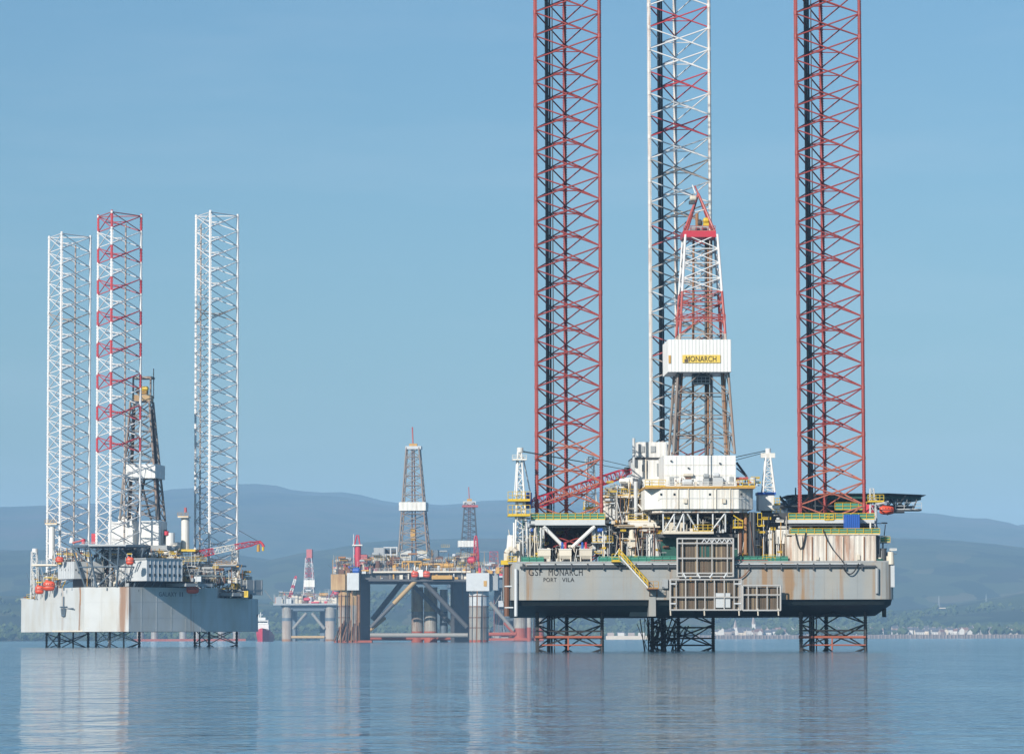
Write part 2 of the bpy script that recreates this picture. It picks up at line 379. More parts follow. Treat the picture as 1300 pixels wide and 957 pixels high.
def boom(R, name, a, b, w0, w1, n, r_ch, r_br, matf, parent=None, single=True):
    """Slender box-section crane boom between two points of the frame."""
    node = link(name, None, R.par(parent)); a, b = Vector(a), Vector(b); d = (b-a).normalized()
    sd = d.cross(Vector((0, 0, 1))).normalized(); up = sd.cross(d).normalized()
    def ring(t):
        w = (w0+(w1-w0)*t)/2 * (1 if 0.08 < t < 0.93 else 0.55); p = a.lerp(b, t)
        return [p-sd*w-up*w, p+sd*w-up*w, p+sd*w+up*w, p-sd*w+up*w]
    rs = [ring(i/n) for i in range(n+1)]
    for i in range(n):
        mat = matf((i+0.5)/n); lat = MB()
        for k in range(4):
            j = (k+1) % 4
            lat.tube(rs[i][k], rs[i+1][k], r_ch, n=6, cap=False)
            if i % 2: lat.tube(rs[i][k], rs[i+1][j], r_br, n=5, cap=False)
            else: lat.tube(rs[i][j], rs[i+1][k], r_br, n=5, cap=False)
            lat.tube(rs[i+1][k], rs[i+1][j], r_br, n=5, cap=False)
        lat.build('boom_section', mat, node)
    return node

def make_leg(R, cx, cy, side, sgn, z0, z1, bay, zoff, rc, rb, mat_of, chord_mat, limit, pipes=(), teeth=0.42, horiz=(), hidden=(0, 0), lower=None, banded=False):
    """Triangular jack-up leg: three racked chords, cross braces on each face, span breakers inside.
    sgn=+1 puts one chord away from the viewer, -1 puts it nearest."""
    node = link('leg', None, R.root); node.location = (cx, cy, 0)
    rr = side/sqrt(3)
    C = [Vector((-side/2, -sgn*rr/2, 0)), Vector((side/2, -sgn*rr/2, 0)), Vector((0, sgn*rr, 0))]
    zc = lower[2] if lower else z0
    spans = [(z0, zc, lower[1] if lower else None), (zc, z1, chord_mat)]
    if banded:
        n_ = int((z1-zoff)/bay); spans = spans[:1]; zlast = zc
        for i_ in range(n_):
            zt_ = zoff+bay*(i_+1) if i_ < n_-1 else z1
            if zt_ > zlast+.3: spans.append((round(zlast, 3), round(zt_, 3), mat_of(i_, n_, zoff+bay*i_))); zlast = zt_
    for za_, zb_, cm_ in spans:
        if zb_ - za_ < 0.5: continue
        key = ('chord', cm_.name, round(rc, 2), zb_, za_)
        if key not in UT:
            m = MB().tube((0, 0, za_), (0, 0, zb_), rc, n=10)
            m.box((-rc*0.28, -rc*1.2, za_), (rc*0.28, rc*1.2, zb_-0.01))
            z = za_
            while z < zb_-teeth:
                for s in (-1, 1):
                    m.box((-rc*0.22, s*rc*1.2 if s > 0 else -rc*1.6, z), (rc*0.22, rc*1.6 if s > 0 else -rc*1.2, z+teeth*0.5))
                z += teeth
            UT[key] = m.mesh('chord_' + cm_.name, cm_)
        for i, c in enumerate(C):
            o = link('chord', UT[key], node); o.location = c; o.rotation_euler = (0, 0, pi/2 + (-0.5, 0.5, 0)[i])
    faces = [(0, 1), (0, 2), (1, 2)] if sgn > 0 else [(0, 2), (2, 1), (0, 1)]
    n = int((z1-zoff)/bay); cnt = 0; rest = {}; inner = {}
    zb = [zoff + bay*i for i in range(n+1)]
    todo = []
    for fi, (p, q) in enumerate(faces):
        for i in range(n):
            todo.append((fi, i, p, q))
    for fi, i, p, q in todo:
        za, zt = zb[i], zb[i+1]; mat = mat_of(i, n, za)
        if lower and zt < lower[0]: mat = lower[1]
        ca, cb = C[p], C[q]; e = (cb-ca).normalized()*rc*0.8
        for s in (0, 1):
            a = (ca+e) + Vector((0, 0, za+0.12 if s == 0 else zt-0.12)); b = (cb-e) + Vector((0, 0, zt-0.12 if s == 0 else za+0.12))
            if cnt < limit and not (hidden[0] < za and zt < hidden[1]):
                bar('brace', a, b, rb, mat, node, 6); cnt += 1
            else:
                rest.setdefault(mat.name, (mat, MB()))[1].tube(a, b, rb, n=6, cap=False)
    for i in range(n):
        mat = mat_of(i, n, zb[i])
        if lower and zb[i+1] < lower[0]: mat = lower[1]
        mids = [(C[a]+C[b])/2 + Vector((0, 0, (zb[i]+zb[i+1])/2)) for a, b in faces]
        mm = inner.setdefault(mat.name, (mat, MB()))[1]
        for a, b in ((0, 1), (1, 2), (2, 0)): mm.tube(mids[a], mids[b], rb*0.75, n=5, cap=False)
    npl = MB()
    for i in range(n+1):
        for c in C:
            if zb[i] > (lower[2] if lower else z0): npl.tube((c.x, c.y, zb[i]-.32), (c.x, c.y, zb[i]+.32), rc*1.45, n=8)
    npl.build('joint_sleeves', chord_mat, node, kind='stuff')
    for mat, m in rest.values(): m.build('back_bracing', mat, node, kind='stuff')
    for mat, m in inner.values(): m.build('span_breakers', mat, node, kind='stuff')
    for z, mat in horiz:
        for p, q in faces: bar('horizontal_brace', C[p]+Vector((0, 0, z)), C[q]+Vector((0, 0, z)), rb*1.05, mat, node, 6)
    for (x, y, r, mat) in pipes: bar('leg_pipe', (x, y, z0), (x, y, z1-3), r, mat, node, 8)
    return node

def lifeboat(R, x0, y0, x1, y1, d, label, along='x', group='orange lifeboats on the rigs'):
    """Enclosed lifeboat: rounded hull with keel and a canopy with a small wheelhouse and ports."""
    a, b = R.L(x0, y1, d), R.L(x1, y0, d); ln = b.x-a.x; h = b.z-a.z; w = ln*0.42
    root = link('lifeboat', None); root.location = R.O + R.ex*((a.x+b.x)/2) + R.ey*(d+w/2) + Vector((0, 0, a.z)); root.rotation_euler = (0, 0, R.th)
    tag(root, label, 'lifeboat', group)
    def sect(t, prof):
        k = (1-abs(t)**3.0)**0.5 if abs(t) < 1 else 0.0; k = max(k, 0.06)
        return [(t*ln/2, px*w/2*k, z0*h + (1-k)*zz*h) for px, z0, zz in prof]
    hullp = [(-1, .48, -.05), (-.98, .3, .08), (-.7, .1, .2), (0, 0, .26), (.7, .1, .2), (.98, .3, .08), (1, .48, -.05)]
    canp = [(-1.03, .48, -.05), (-1.0, .58, -.08), (-.8, .8, -.2), (-.35, .92, -.3), (.35, .92, -.3), (.8, .8, -.2), (1.0, .58, -.08), (1.03, .48, -.05)]
    ts = [-1, -.95, -.8, -.5, 0, .5, .8, .95, 1]
    MB().loft([sect(t, hullp) for t in ts]).build('boat_hull', ORANGE, root, smooth=True)
    MB().loft([sect(t, canp)[::-1] for t in ts]).build('canopy', ORANGE, root, smooth=True)
    MB().box((-ln*.28, -w*.2, h*.86), (-ln*.08, w*.2, h*1.02)).build('wheelhouse', ORANGE, root)
    MB().box((-ln*.48, -w*.54, h*.45), (ln*.48, -w*.5, h*.49)).build('rubbing_strake', DGREY, root)
    for i in range(4):
        x = -ln*.3+i*ln*.2; MB().box((x-ln*.03, -w*.53, h*.6), (x+ln*.03, -w*.45, h*.68)).build('port_window', GLASS, root)
    return root

# ------------------------------------------------------------------ the setting: water, hills, shore
def hor(px): return 810 - (px-650)*math.tan(ROLL)
def interp(tab, x):
    if x <= tab[0][0]: return tab[0][1]
    for (a, ya), (b, yb) in zip(tab, tab[1:]):
        if x <= b:
            t = (x-a)/(b-a); t = t*t*(3-2*t); return ya+(yb-ya)*t
    return tab[-1][1]

wm = bpy.data.materials.new('sea_water'); wm.use_nodes = True
nt = wm.node_tree; b = nt.nodes['Principled BSDF']; Lk = nt.links
b.inputs['Base Color'].default_value = (0.065, 0.17, 0.26, 1); b.inputs['Roughness'].default_value = 0.06; b.inputs['IOR'].default_value = 1.333
tc = nd(nt, 'ShaderNodeTexCoord')
def wave(scale, vec, detail=3):
    mp = nd(nt, 'ShaderNodeMapping'); mp.inputs['Scale'].default_value = vec
    Lk.new(tc.outputs['Object'], mp.inputs['Vector'])
    n = nd(nt, 'ShaderNodeTexNoise'); n.inputs['Scale'].default_value = scale; n.inputs['Detail'].default_value = detail; n.inputs['Roughness'].default_value = 0.6
    Lk.new(mp.outputs[0], n.inputs['Vector']); return n.outputs['Fac']
w1 = wave(0.22, (0.8, 1.0, 1), 4); w2 = wave(1.3, (0.6, 1.0, 1), 3); w3 = wave(1.0, (0.11, 0.022, 1), 4); w5 = wave(1.0, (0.012, 0.004, 1), 3)
h1 = nd(nt, 'ShaderNodeMath', operation='MULTIPLY'); h1.inputs[1].default_value = 0.72; Lk.new(w1, h1.inputs[0])
h2 = nd(nt, 'ShaderNodeMath', operation='MULTIPLY_ADD'); h2.inputs[1].default_value = 0.13; Lk.new(w2, h2.inputs[0]); Lk.new(h1.outputs[0], h2.inputs[2])
w6 = wave(1.0, (0.16, 0.045, 1), 5); w7 = wave(1.0, (0.05, 0.012, 1), 4)
h3 = nd(nt, 'ShaderNodeMath', operation='MULTIPLY_ADD'); h3.inputs[1].default_value = 1.2; Lk.new(w6, h3.inputs[0]); Lk.new(h2.outputs[0], h3.inputs[2])
h4 = nd(nt, 'ShaderNodeMath', operation='MULTIPLY_ADD'); h4.inputs[1].default_value = 1.0; Lk.new(w7, h4.inputs[0]); Lk.new(h3.outputs[0], h4.inputs[2])
# calmer and rougher patches of water
cm = nd(nt, 'ShaderNodeMapRange'); cm.inputs['From Min'].default_value = 0.35; cm.inputs['From Max'].default_value = 0.65; cm.inputs['To Min'].default_value = 0.35; cm.inputs['To Max'].default_value = 1.0
wa = nd(nt, 'ShaderNodeMath', operation='MULTIPLY_ADD'); wa.inputs[1].default_value = 0.65; Lk.new(w3, wa.inputs[0])
wb = nd(nt, 'ShaderNodeMath', operation='MULTIPLY'); wb.inputs[1].default_value = 0.35; Lk.new(w5, wb.inputs[0]); Lk.new(wb.outputs[0], wa.inputs[2])
Lk.new(wa.outputs[0], cm.inputs['Value'])
bp = nd(nt, 'ShaderNodeBump'); bp.inputs['Distance'].default_value = 1.0
Lk.new(cm.outputs[0], bp.inputs['Strength']); Lk.new(h4.outputs[0], bp.inputs['Height']); Lk.new(bp.outputs[0], b.inputs['Normal'])
m = MB().add([(-8800, -2500, 0), (8800, -2500, 0), (8800, 6400, 0), (-8800, 6400, 0)], [(0, 1, 2, 3)])
m.build('sea_water', wm, kind='structure')

# hills: ridge lines given as (photo x, photo y), each ridge at its own distance
FAR = [(-900, 660), (-200, 664), (0, 652), (60, 650), (150, 645), (240, 633), (340, 624), (430, 631), (510, 645), (560, 649), (650, 642), (780, 632), (960, 640), (1110, 654), (1190, 659), (1225, 664), (1252, 674), (1280, 666), (1320, 661), (1500, 650), (2200, 668)]
MID = [(-900, 690), (-100, 700), (60, 704), (250, 702), (330, 704), (368, 711), (420, 697), (500, 686), (600, 686), (760, 688), (1000, 683), (1150, 688), (1300, 700), (1500, 690), (2200, 700)]
LOW = [(-900, 760), (0, 752), (200, 757), (360, 762), (500, 745), (700, 752), (900, 768), (1100, 776), (1200, 768), (1300, 752), (1500, 745), (2200, 760)]
def prof(tab, D):
    return [((x-650)/FPX*D, (hor(x)-y)/FPX*D) for x, y in tab]
RID = [(prof(FAR, 17000.0), 17000.0, 4800.0), (prof(MID, 11500.0), 11500.0, 3000.0), (prof(LOW, 8200.0), 8200.0, 1500.0)]
from mathutils import noise as mnoise
def ground_z(x, y):
    h = 0.0
    for tab, yr, w in RID:
        k = (y-yr)/w
        k = max(0.0, 1-k*k) if abs(k) < 1 else 0.0
        h = max(h, interp(tab, x*1.0)*k**0.9)
    sh = min(1.0, max(0.0, ((y-5962)/45) if x > 250 else (y-5990-110*mnoise.noise((x/900, 0.3, 0)))/260))
    base = 6.6*sh + 26*min(1, max(0, (y-6150)/1500))
    nz = mnoise.fractal(Vector((x/1500, y/1500, 1.7)), 0.9, 2.1, 5)
    amp = min(1, max(0, (y-6400)/2500))
    nz2 = mnoise.fractal(Vector((x/420, y/700, 4.2)), 0.8, 2.2, 4)
    return max(h, base) + (nz*(10+h*0.055) + nz2*(2+h*0.02))*amp - (1-sh)*2.5
xs = [-8600+i*95 for i in range(182)]; ys = [5800+j*22 for j in range(32)]
y = ys[-1]
while y < 21800: y += 60+(y-6500)*0.012; ys.append(y)
m = MB(); nx = len(xs)
for y in ys:
    for x in xs: m.v.append((x, y, ground_z(x, y)))
for j in range(len(ys)-1):
    for i in range(nx-1): m.f.append((j*nx+i, j*nx+i+1, (j+1)*nx+i+1, (j+1)*nx+i))
hm = bpy.data.materials.new('hill_land'); hm.use_nodes = True
nt = hm.node_tree; b = nt.nodes['Principled BSDF']; b.inputs['Roughness'].default_value = 0.95; b.inputs['Specular IOR Level'].default_value = 0.1
tc = nd(nt, 'ShaderNodeTexCoord'); Lk = nt.links
n1 = nd(nt, 'ShaderNodeTexNoise'); n1.inputs['Scale'].default_value = 0.0022; n1.inputs['Detail'].default_value = 9; n1.inputs['Roughness'].default_value = 0.68
vo = nd(nt, 'ShaderNodeTexVoronoi'); vo.inputs['Scale'].default_value = 0.011; vo.inputs['Randomness'].default_value = 0.9
mpv = nd(nt, 'ShaderNodeMapping'); mpv.inputs['Scale'].default_value = (1, 0.5, 1)
Lk.new(tc.outputs['Object'], n1.inputs['Vector']); Lk.new(tc.outputs['Object'], mpv.inputs[0]); 
nw = nd(nt, 'ShaderNodeTexNoise'); nw.inputs['Scale'].default_value = 0.006; nw.inputs['Detail'].default_value = 4; Lk.new(tc.outputs['Object'], nw.inputs['Vector'])
vm = nd(nt, 'ShaderNodeVectorMath', operation='MULTIPLY_ADD'); vm.inputs[1].default_value = (90, 90, 0); Lk.new(nw.outputs['Color'], vm.inputs[0]); Lk.new(mpv.outputs[0], vm.inputs[2])
Lk.new(vm.outputs[0], vo.inputs['Vector'])
cr = nd(nt, 'ShaderNodeValToRGB'); e = cr.color_ramp.elements
e[0].position = 0.34; e[0].color = (0.012, 0.026, 0.012, 1); e[1].position = 0.66; e[1].color = (0.09, 0.075, 0.05, 1)
e2 = cr.color_ramp.elements.new(0.5); e2.color = (0.05, 0.07, 0.03, 1)
Lk.new(n1.outputs['Fac'], cr.inputs[0])
sx = nd(nt, 'ShaderNodeSeparateColor'); Lk.new(vo.outputs['Color'], sx.inputs[0])
fr_ = nd(nt, 'ShaderNodeValToRGB'); fr_.color_ramp.interpolation = 'CONSTANT'
for p_, c_ in ((0.0, (.012, .024, .012)), (.34, (.06, .08, .03)), (.55, (.05, .07, .03)), (.72, (.13, .115, .055)), (.8, (.02, .035, .018)), (.92, (.09, .1, .04))):
    el = fr_.color_ramp.elements[0] if p_ == 0 else fr_.color_ramp.elements.new(p_); el.color = (*c_, 1); el.position = p_
Lk.new(sx.outputs[0], fr_.inputs[0])
gz = nd(nt, 'ShaderNodeSeparateXYZ'); Lk.new(tc.outputs['Object'], gz.inputs[0])
lowm = nd(nt, 'ShaderNodeMapRange'); lowm.inputs['From Min'].default_value = 330; lowm.inputs['From Max'].default_value = 150; lowm.inputs['To Min'].default_value = 0.0; lowm.inputs['To Max'].default_value = 0.6
Lk.new(gz.outputs['Z'], lowm.inputs['Value'])
fc = nd(nt, 'ShaderNodeMix', data_type='RGBA'); Lk.new(fr_.outputs[0], fc.inputs[7])
Lk.new(lowm.outputs[0], fc.inputs[0]); Lk.new(cr.outputs[0], fc.inputs[6]); Lk.new(fc.outputs[2], b.inputs['Base Color'])
m.build('hills', hm, kind='structure', smooth=True)

# ------------------------------------------------------------------ the near jack-up rig, stern towards the viewer
SLATB = paint('slat_brown', (0.15, 0.11, 0.075), .8, .25, .3)
TSLAT = paint('slat_tan', (0.26, 0.2, 0.13), .8, .25, .3)
LWR = paint('leg_white_rusty', (0.62, 0.58, 0.54), .55, .15, .48, (0.3, 0.13, 0.07), (.5, .5, .12))
M = Rig('jackup_rig', 890, 585.0, rad(2.1), 'large near jack-up rig on red lattice legs with white derrick and grey hull')
def monarch():
    R = M; root = R.root
    zD, zF, zB = R.L(890, 714, 0).z, R.L(890, 761, 0).z, R.L(890, 782, 12).z
    xl, xr = R.L(648, 714, 0).x, R.L(1136, 714, 0).x
    c = 2.2
    arc = lambda cx, cy, a0, a1: [(cx+c*cos(a0+(a1-a0)*i/5), cy+c*sin(a0+(a1-a0)*i/5)) for i in range(6)]
    out = arc(xl+c, c, pi, 1.5*pi) + arc(xr-c, c, 1.5*pi, 2*pi) + [(xr, 38), (xr-20, 62), (xl+20, 62), (xl, 38)]
    out = outward(out)
    R3 = lambda z, f: [(*f(x, y), z) for x, y in out]
    hull = MB()
    hull.loft([R3(zF, lambda x, y: (x, y)), R3(zD, lambda x, y: (x, y))])
    hull.build('hull', HULLG, root)
    MB().loft([R3(zB, lambda x, y: (x*0.955, 12+y*0.78)), R3(zF-0.9, lambda x, y: (x*0.99, 1.0+y*0.975)), R3(zF-0.02, lambda x, y: (x*0.995, 0.35+y*0.985))]).build('hull_bottom', BLACK, root)
    # deck edge: coaming, long pipe on brackets
    R.box('deck_coaming', 656, 711.5, 1131, 714.4, 0.4, 0.5, GREY)
    R.bar('deck_edge_pipe', (660, 720, -0.35), (1112, 718.8, -0.35), 0.2, DGREY)
    R.bar('deck_edge_pipe', (668, 716.5, -0.3), (1092, 715.5, -0.3), 0.11, LGREY)
    for i in range(22):
        px = 664+i*20.5; R.box('pipe_bracket', px-0.7, 715, px+0.7, 723, -0.55, 0.55, DGREY)
    R.box('fairlead_recess', 1131, 714.6, 1135.5, 745, 0.6, 1.2, LGREY)
    R.bar('drain_pipe', (1113.5, 721, -0.35), (1113.5, 753, -0.35), 0.3, GREY)
    R.bar('drain_pipe', (655, 722, -0.1), (655, 782, -0.1), 0.28, LGREY)
    for word, x0, x1, y0, y1 in (('GSF', 671, 688.5, 721.5, 730.5), ('MONARCH', 696.5, 739.5, 721.5, 730.5), ('PORT', 690, 706.5, 733, 738.2), ('VILA', 713.5, 729, 733, 738.2)):
        text_mesh('lettering', word, (x1-x0)/7.76, (y1-y0)/7.76, LETT, root, R.L((x0+x1)/2, (y0+y1)/2, -0.04), spacing=1.1)
    for i in range(11):
        px = 668+i*42; R.box('plate_seam', px, 722.5, px+.6, 760.5, -.025, .03, HULLG)
    for py in (731.5, 746.5):
        for i in range(10):
            R.box('plate_seam', 668.8+i*42, py, 709+i*42, py+.6, -.02, .025, HULLG)
    # skeg plates under the stern
    R.box('skeg', 824, 749, 832.5, 782, -0.15, 4, HULLG)
    R.box('skeg', 800, 772.5, 824, 782, 7.5, 3, HULLG)
    R.box('hatch_box', 840.5, 735, 848, 746.5, -0.6, 0.6, GREY)
    R.box('side_fin', 1122, 766, 1125, 783, 6, 2, BLACK)
    R.box('draft_mark', 653, 741, 658, 742.3, -0.05, 0.05, DGREY)
    # ---- stairway down the stern
    st = link('stairway', None, root)
    a, b_ = R.L(786, 705, -1.5), R.L(823, 746, -1.5)
    for dy in (0, 1.1):
        bar('stringer', a+Vector((0, dy, 0)), b_+Vector((0, dy, 0)), 0.13, WHITE2, st)
    for i in range(18):
        p = a.lerp(b_, (i+.5)/18); MB().box((p.x-.14, p.y, p.z-.03), (p.x+.14, p.y+1.1, p.z+.03)).build('tread', YELL, st)
    for dy in (-0.05, 1.15):
        for h in (0.55, 1.1):
            bar('stair_rail', a+Vector((0, dy, h)), b_+Vector((0, dy, h)), 0.06, YELL, st)
        for i in range(8):
            p = a.lerp(b_, i/7)+Vector((0, dy, 0)); bar('stair_post', p, p+Vector((0, 0, 1.1)), 0.05, YELL, st)
    R.box('stair_landing', 777, 711.5, 788, 713, -2, 2.4, YELL); R.rail(777, 786, 703, 711.5, -1.95, YELL, step=0.8)
    R.box('stair_landing', 822, 746.5, 836, 748, -2.2, 2.2, BROWN); R.rail(823, 836, 738, 746.5, -2.15, OCHRE, step=0.7)
    for px in (825, 834): R.bar('landing_bracket', (px, 748, -2), (px, 757, 0), 0.1, BROWN)
    # ---- folded service platforms hanging on the stern
    def panel(x0, y0, x1, y1, d, cols, rows, seed, slat_h=False, inner=(0, 0)):
        node = link('service_platform', None, root); rnd = random.Random(seed)
        for px in cols: R.bar('frame_post', (px, y0, d), (px, y1, d), 0.15 if px in (x0, x1) else 0.1, FRAME, node)
        for py in rows: R.bar('frame_rail', (x0, py, d-.02), (x1, py, d-.02), 0.14, FRAME, node)
        n = int((x1-x0)/2.0)
        for i in range(n):
            px = x0+(x1-x0)*(i+.5)/n
            if inner[0] < px < inner[1]: continue
            R.box('grating_slat', px-.72, y0+2, px+.72, y1-1, d+.5+rnd.uniform(0, .15), .12, rnd.choice([DBROWN, DBROWN, SLATB, SLATB, DBROWN, TSLAT]), node)
        R.box('grating_back', x0+1, y0+2.5, x1-1, y1-1.5, d+.8, .1, DBROWN, node)
        return node
    p1 = panel(860, 683, 931, 732, -1.9, [860, 866.5, 885, 904, 923.5, 931], [683.5, 689.5, 708.5, 727.5, 731.5], 1)
    R.box('grating_back', 888, 692, 904, 707, -1.3, .1, DGREEN, p1)
    for px in (867, 885, 905, 923): 
        R.bar('frame_strut', (px, 727, -1.9), (px+(4 if px < 890 else -4), 733.5, -2.1), 0.15, LGREY, p1)
    for i in range(12): R.bar('frame_truss', (891+i*3.2, 684 if i % 2 else 689, -1.95), (894.2+i*3.2, 689 if i % 2 else 684, -1.95), 0.08, LGREY, p1)
    p2 = panel(851, 735, 941, 774, -2.3, [851, 858.5, 870.5, 883, 895, 907, 919.5, 932, 938.5, 941], [735.5, 758, 774], 2)
    R.box('white_sheet', 908.5, 752.5, 927, 771, -2.15, .06, LGREY, p2)
    for py in (741, 766):
        R.bar('frame_rail', (851, py, -2.35), (858, py, -2.35), .14, LGREY, p2); R.bar('frame_rail', (932, py, -2.35), (941, py, -2.35), .14, LGREY, p2)
    p3 = panel(943, 743, 991, 774.5, -2.3, [943, 950, 961, 974, 987, 991], [743, 755, 774.5], 3)
    for px in (851, 894, 938, 962, 988): R.bar('hanging_stay', (px, 772, -2.3), (px+.5, 781, -2.2), 0.12, CREAM)
    # brown yellow pipework glimpsed under the platforms
    for i in range(5): R.bar('cargo_pipe', (864+i*13, 728, -1.0), (864+i*13, 771, -1.0), .22, OCHRE if i % 2 else BROWN)
    # hoses on the stern and jack house
    R.hose('draped_hose', (1010, 677, 0.7), (1023, 676, 0.7), 2.6, .12, ROPE)
    R.pipe('draped_hose', [(1045, 672, .6), (1050, 685, .5), (1057, 697, .45), (1068, 710, -.1), (1072, 716, -.5)], .09, ROPE)
    R.hose('draped_hose', (1069, 718, -.6), (1090, 715, -.6), 1.55, .11, ROPE)
    R.hose('draped_hose', (932, 735, -.4), (952, 722, -.4), 0.5, .1, BROWN)
    # ---- legs
    pc = lambda px: R.L(px, 500, 8).x
    side = R.L(766, 500, 8).x - R.L(678, 500, 8).x - 0.8
    rr = side/sqrt(3); cyf = 8+rr/2
    red = lambda i, n, z: LPINK if (z < 1 or (z > 20 and z < 34)) else LRED
    bay = 30.2/7.69
    def mid(i, n, z):
        if z > 106: return BRED if i % 2 else LWHITE
        if z > 87: return LWHITE if i % 2 else BRED
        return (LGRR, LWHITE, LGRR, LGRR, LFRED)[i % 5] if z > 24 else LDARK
    lx, rx = pc(722), pc(1055)
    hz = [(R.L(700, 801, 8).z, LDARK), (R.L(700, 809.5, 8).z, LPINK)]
    for x in (lx, rx):
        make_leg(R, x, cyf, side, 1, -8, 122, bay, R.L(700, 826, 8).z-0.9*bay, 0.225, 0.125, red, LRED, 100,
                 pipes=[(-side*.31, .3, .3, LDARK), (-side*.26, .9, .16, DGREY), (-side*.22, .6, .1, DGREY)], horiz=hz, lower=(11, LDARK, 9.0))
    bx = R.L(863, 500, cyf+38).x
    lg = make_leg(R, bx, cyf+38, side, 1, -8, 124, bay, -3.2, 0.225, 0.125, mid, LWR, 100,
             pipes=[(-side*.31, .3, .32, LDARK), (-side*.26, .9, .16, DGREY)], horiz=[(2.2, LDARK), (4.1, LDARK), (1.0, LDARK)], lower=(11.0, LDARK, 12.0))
    rnd = random.Random(5)
    cd_ = MB()
    for i in range(40):
        x = R.L(rnd.uniform(822, 868), 810, 40).x; yy = rnd.uniform(38, 52)
        cd_.tube((x, yy, rnd.uniform(-1, 2)), (x+rnd.uniform(-2, 2), yy, rnd.uniform(2, 6.5)), rnd.uniform(.05, .16), n=5)
    cd_.build('hanging_pipework', LDARK, root, kind='stuff')
    # front bracing near the water, pale red painted in for the sunlit strip
    for px0, px1 in ((679, 764), (1014, 1099)):
        R.bar('horizontal_brace', (px0, 808.5, 7.6), (px1, 808.5, 7.6), .2, LPINK)
        R.bar('horizontal_brace', (px0+9, 818.5, 7.6), (px1, 818.5, 7.6), .12, LPINK)
        xm = (px0+px1)/2; R.bar('horizontal_brace', (xm, 808.5, 7.6), (xm, 825, 7.6), .14, LPINK)
    # ---- left jack frame
    R.slab('jack_platform', 674, 659.5, 768, 666.5, 4.5, 17, LGREY)
    R.box('jack_platform_edge', 676, 666.6, 766, 669, 5, 1, DGREY)
    R.rail(674, 768, 651.5, 659.5, 4.6, YELL, GREEN, step=1.25)
    for px in (689, 754): R.box('jack_post', px-2, 669, px+2, 703, 5.5, 1.5, LGREY)
    R.bar('jack_brace', (690, 668, 4.9), (716, 694, 4.9), .32, WHITE2); R.bar('jack_brace', (755, 668, 4.9), (726, 695, 4.9), .32, WHITE2)
    for (x0, x1) in ((672, 687), (757, 770)):
        R.box('jack_house', x0, 669, x1, 703, 6, 9, LGREY); R.hcyl('jack_motor', x0+1.5, 670, x0+9, 675.5, 4.8, BLUE); R.hcyl('jack_motor', x0+3, 680.5, x0+9, 683, 4.8, BLUE)
    R.rail(669, 690, 680, 688, 4.4, YELL, step=.9); R.rail(752, 778, 680, 688, 4.4, YELL, step=.9)
    R.slab('walkway', 668, 688, 690, 689.5, 4.2, 2, GREY); R.slab('walkway', 751, 688, 779, 689.5, 4.2, 2, GREY)
    R.box('jack_back_wall', 690, 668, 752, 712, 19.5, .4, BROWN)
    # mud pods
    for i, px in enumerate((683.5, 710, 736)):
        node = link('hopper', None, root)
        a, b_ = R.L(px, 707, 1.2), R.L(px+15.5, 697, 1.2)
        MB().loft([[(a.x+.25, 1.5, a.z-.3), (b_.x-.25, 1.5, a.z-.3), (b_.x-.25, 3, a.z-.3), (a.x+.25, 3, a.z-.3)], [(a.x, 1.2, a.z+.25), (b_.x, 1.2, a.z+.25), (b_.x, 3.3, a.z+.25), (a.x, 3.3, a.z+.25)], [(a.x, 1.2, b_.z), (b_.x, 1.2, b_.z), (b_.x, 3.3, b_.z), (a.x, 3.3, b_.z)]]).build('bin', CREAM, node)
        for q in (px+1, px+14.5): R.box('bin_leg', q-.7, 706, q+.7, 713, 1.25, .2, CREAM, node)
        R.box('bin_rim', px-.6, 696.2, px+16, 697.4, 1.1, 2.4, WHITE, node)
    for px, mt in ((714, BLUE), (718, CRED), (739.5, BLUE), (744, CRED)): R.cyl('drum', px-1.5, 688, px+1.5, 697, 3.4, mt, n=10)
    clutter(R, 670, 690, 776, 713, 2.5, 9, 60, 11, [CREAM, LGREY, GREY, WHITE, BROWN, DGREY, CREAM], .7)
    clutter(R, 692, 670, 752, 712, 17, 19, 30, 12, [CREAM, GREY, BROWN, DGREY, TAN], .8)
    R.rail(662, 690, 706.5, 713.5, .9, GREEN, GREEN, step=1.2)
    # ---- port-side white mast and crane pedestal
    wx = R.L(661, 700, 3)
    tower(R, 'crane_mast', (R.L(662, 700, 5).x, 5), 2.3, R.L(660, 714, 5).z, (R.L(660, 700, 5).x, 5), .55, R.L(660, 573, 5).z, 13, 'Z', .15, .08, lambda t: WHITE2, single=True, faces=(0, 3))
    R.cyl('mast_head', 656.5, 568, 664.5, 574, 4.4, WHITE); R.rail(650.5, 668.5, 577.5, 583, 4, WHITE, step=.8); R.slab('mast_platform', 650.5, 583, 668.5, 584, 3.9, 2.2, WHITE)
    R.bar('backstay', (664, 580, 5.5), (673, 624, 6.5), .11, WHITE2); R.bar('backstay', (656, 584, 5), (653, 630, 4.2), .1, WHITE2)
    for yt, yb in ((624, 634), (641, 653)):
        R.slab('mast_platform', 645, yb, 673, yb+2, 3.2, 4, YELL); R.rail(645, 673, yt, yb, 3.25, YELL, step=.8)
    R.cyl('blue_tank', 666, 625, 675.5, 645, 5.5, BLUE, n=14)
    R.slab('side_platform', 645, 713, 670, 715.5, 1, 3, GREY); R.rail(644, 656, 706, 713, .9, YELL, step=.7)
    R.bar('overboard_pipe', (643.5, 700, 2.2), (643.5, 782, 2.2), .45, BROWN); 
    R.pipe('vent_gooseneck', [(643.5, 712, 2), (643.5, 702, 2), (646, 697.5, 2), (651, 696.5, 2), (655, 700, 2)], .5, CREAM)
    R.box('yellow_bumper', 636, 711, 656, 716.5, 1.2, 1.2, YELL)
    for py in (744, 771): R.bar('pipe_clamp', (641, py, 2), (652, py, 1.2), .13, LGREY)
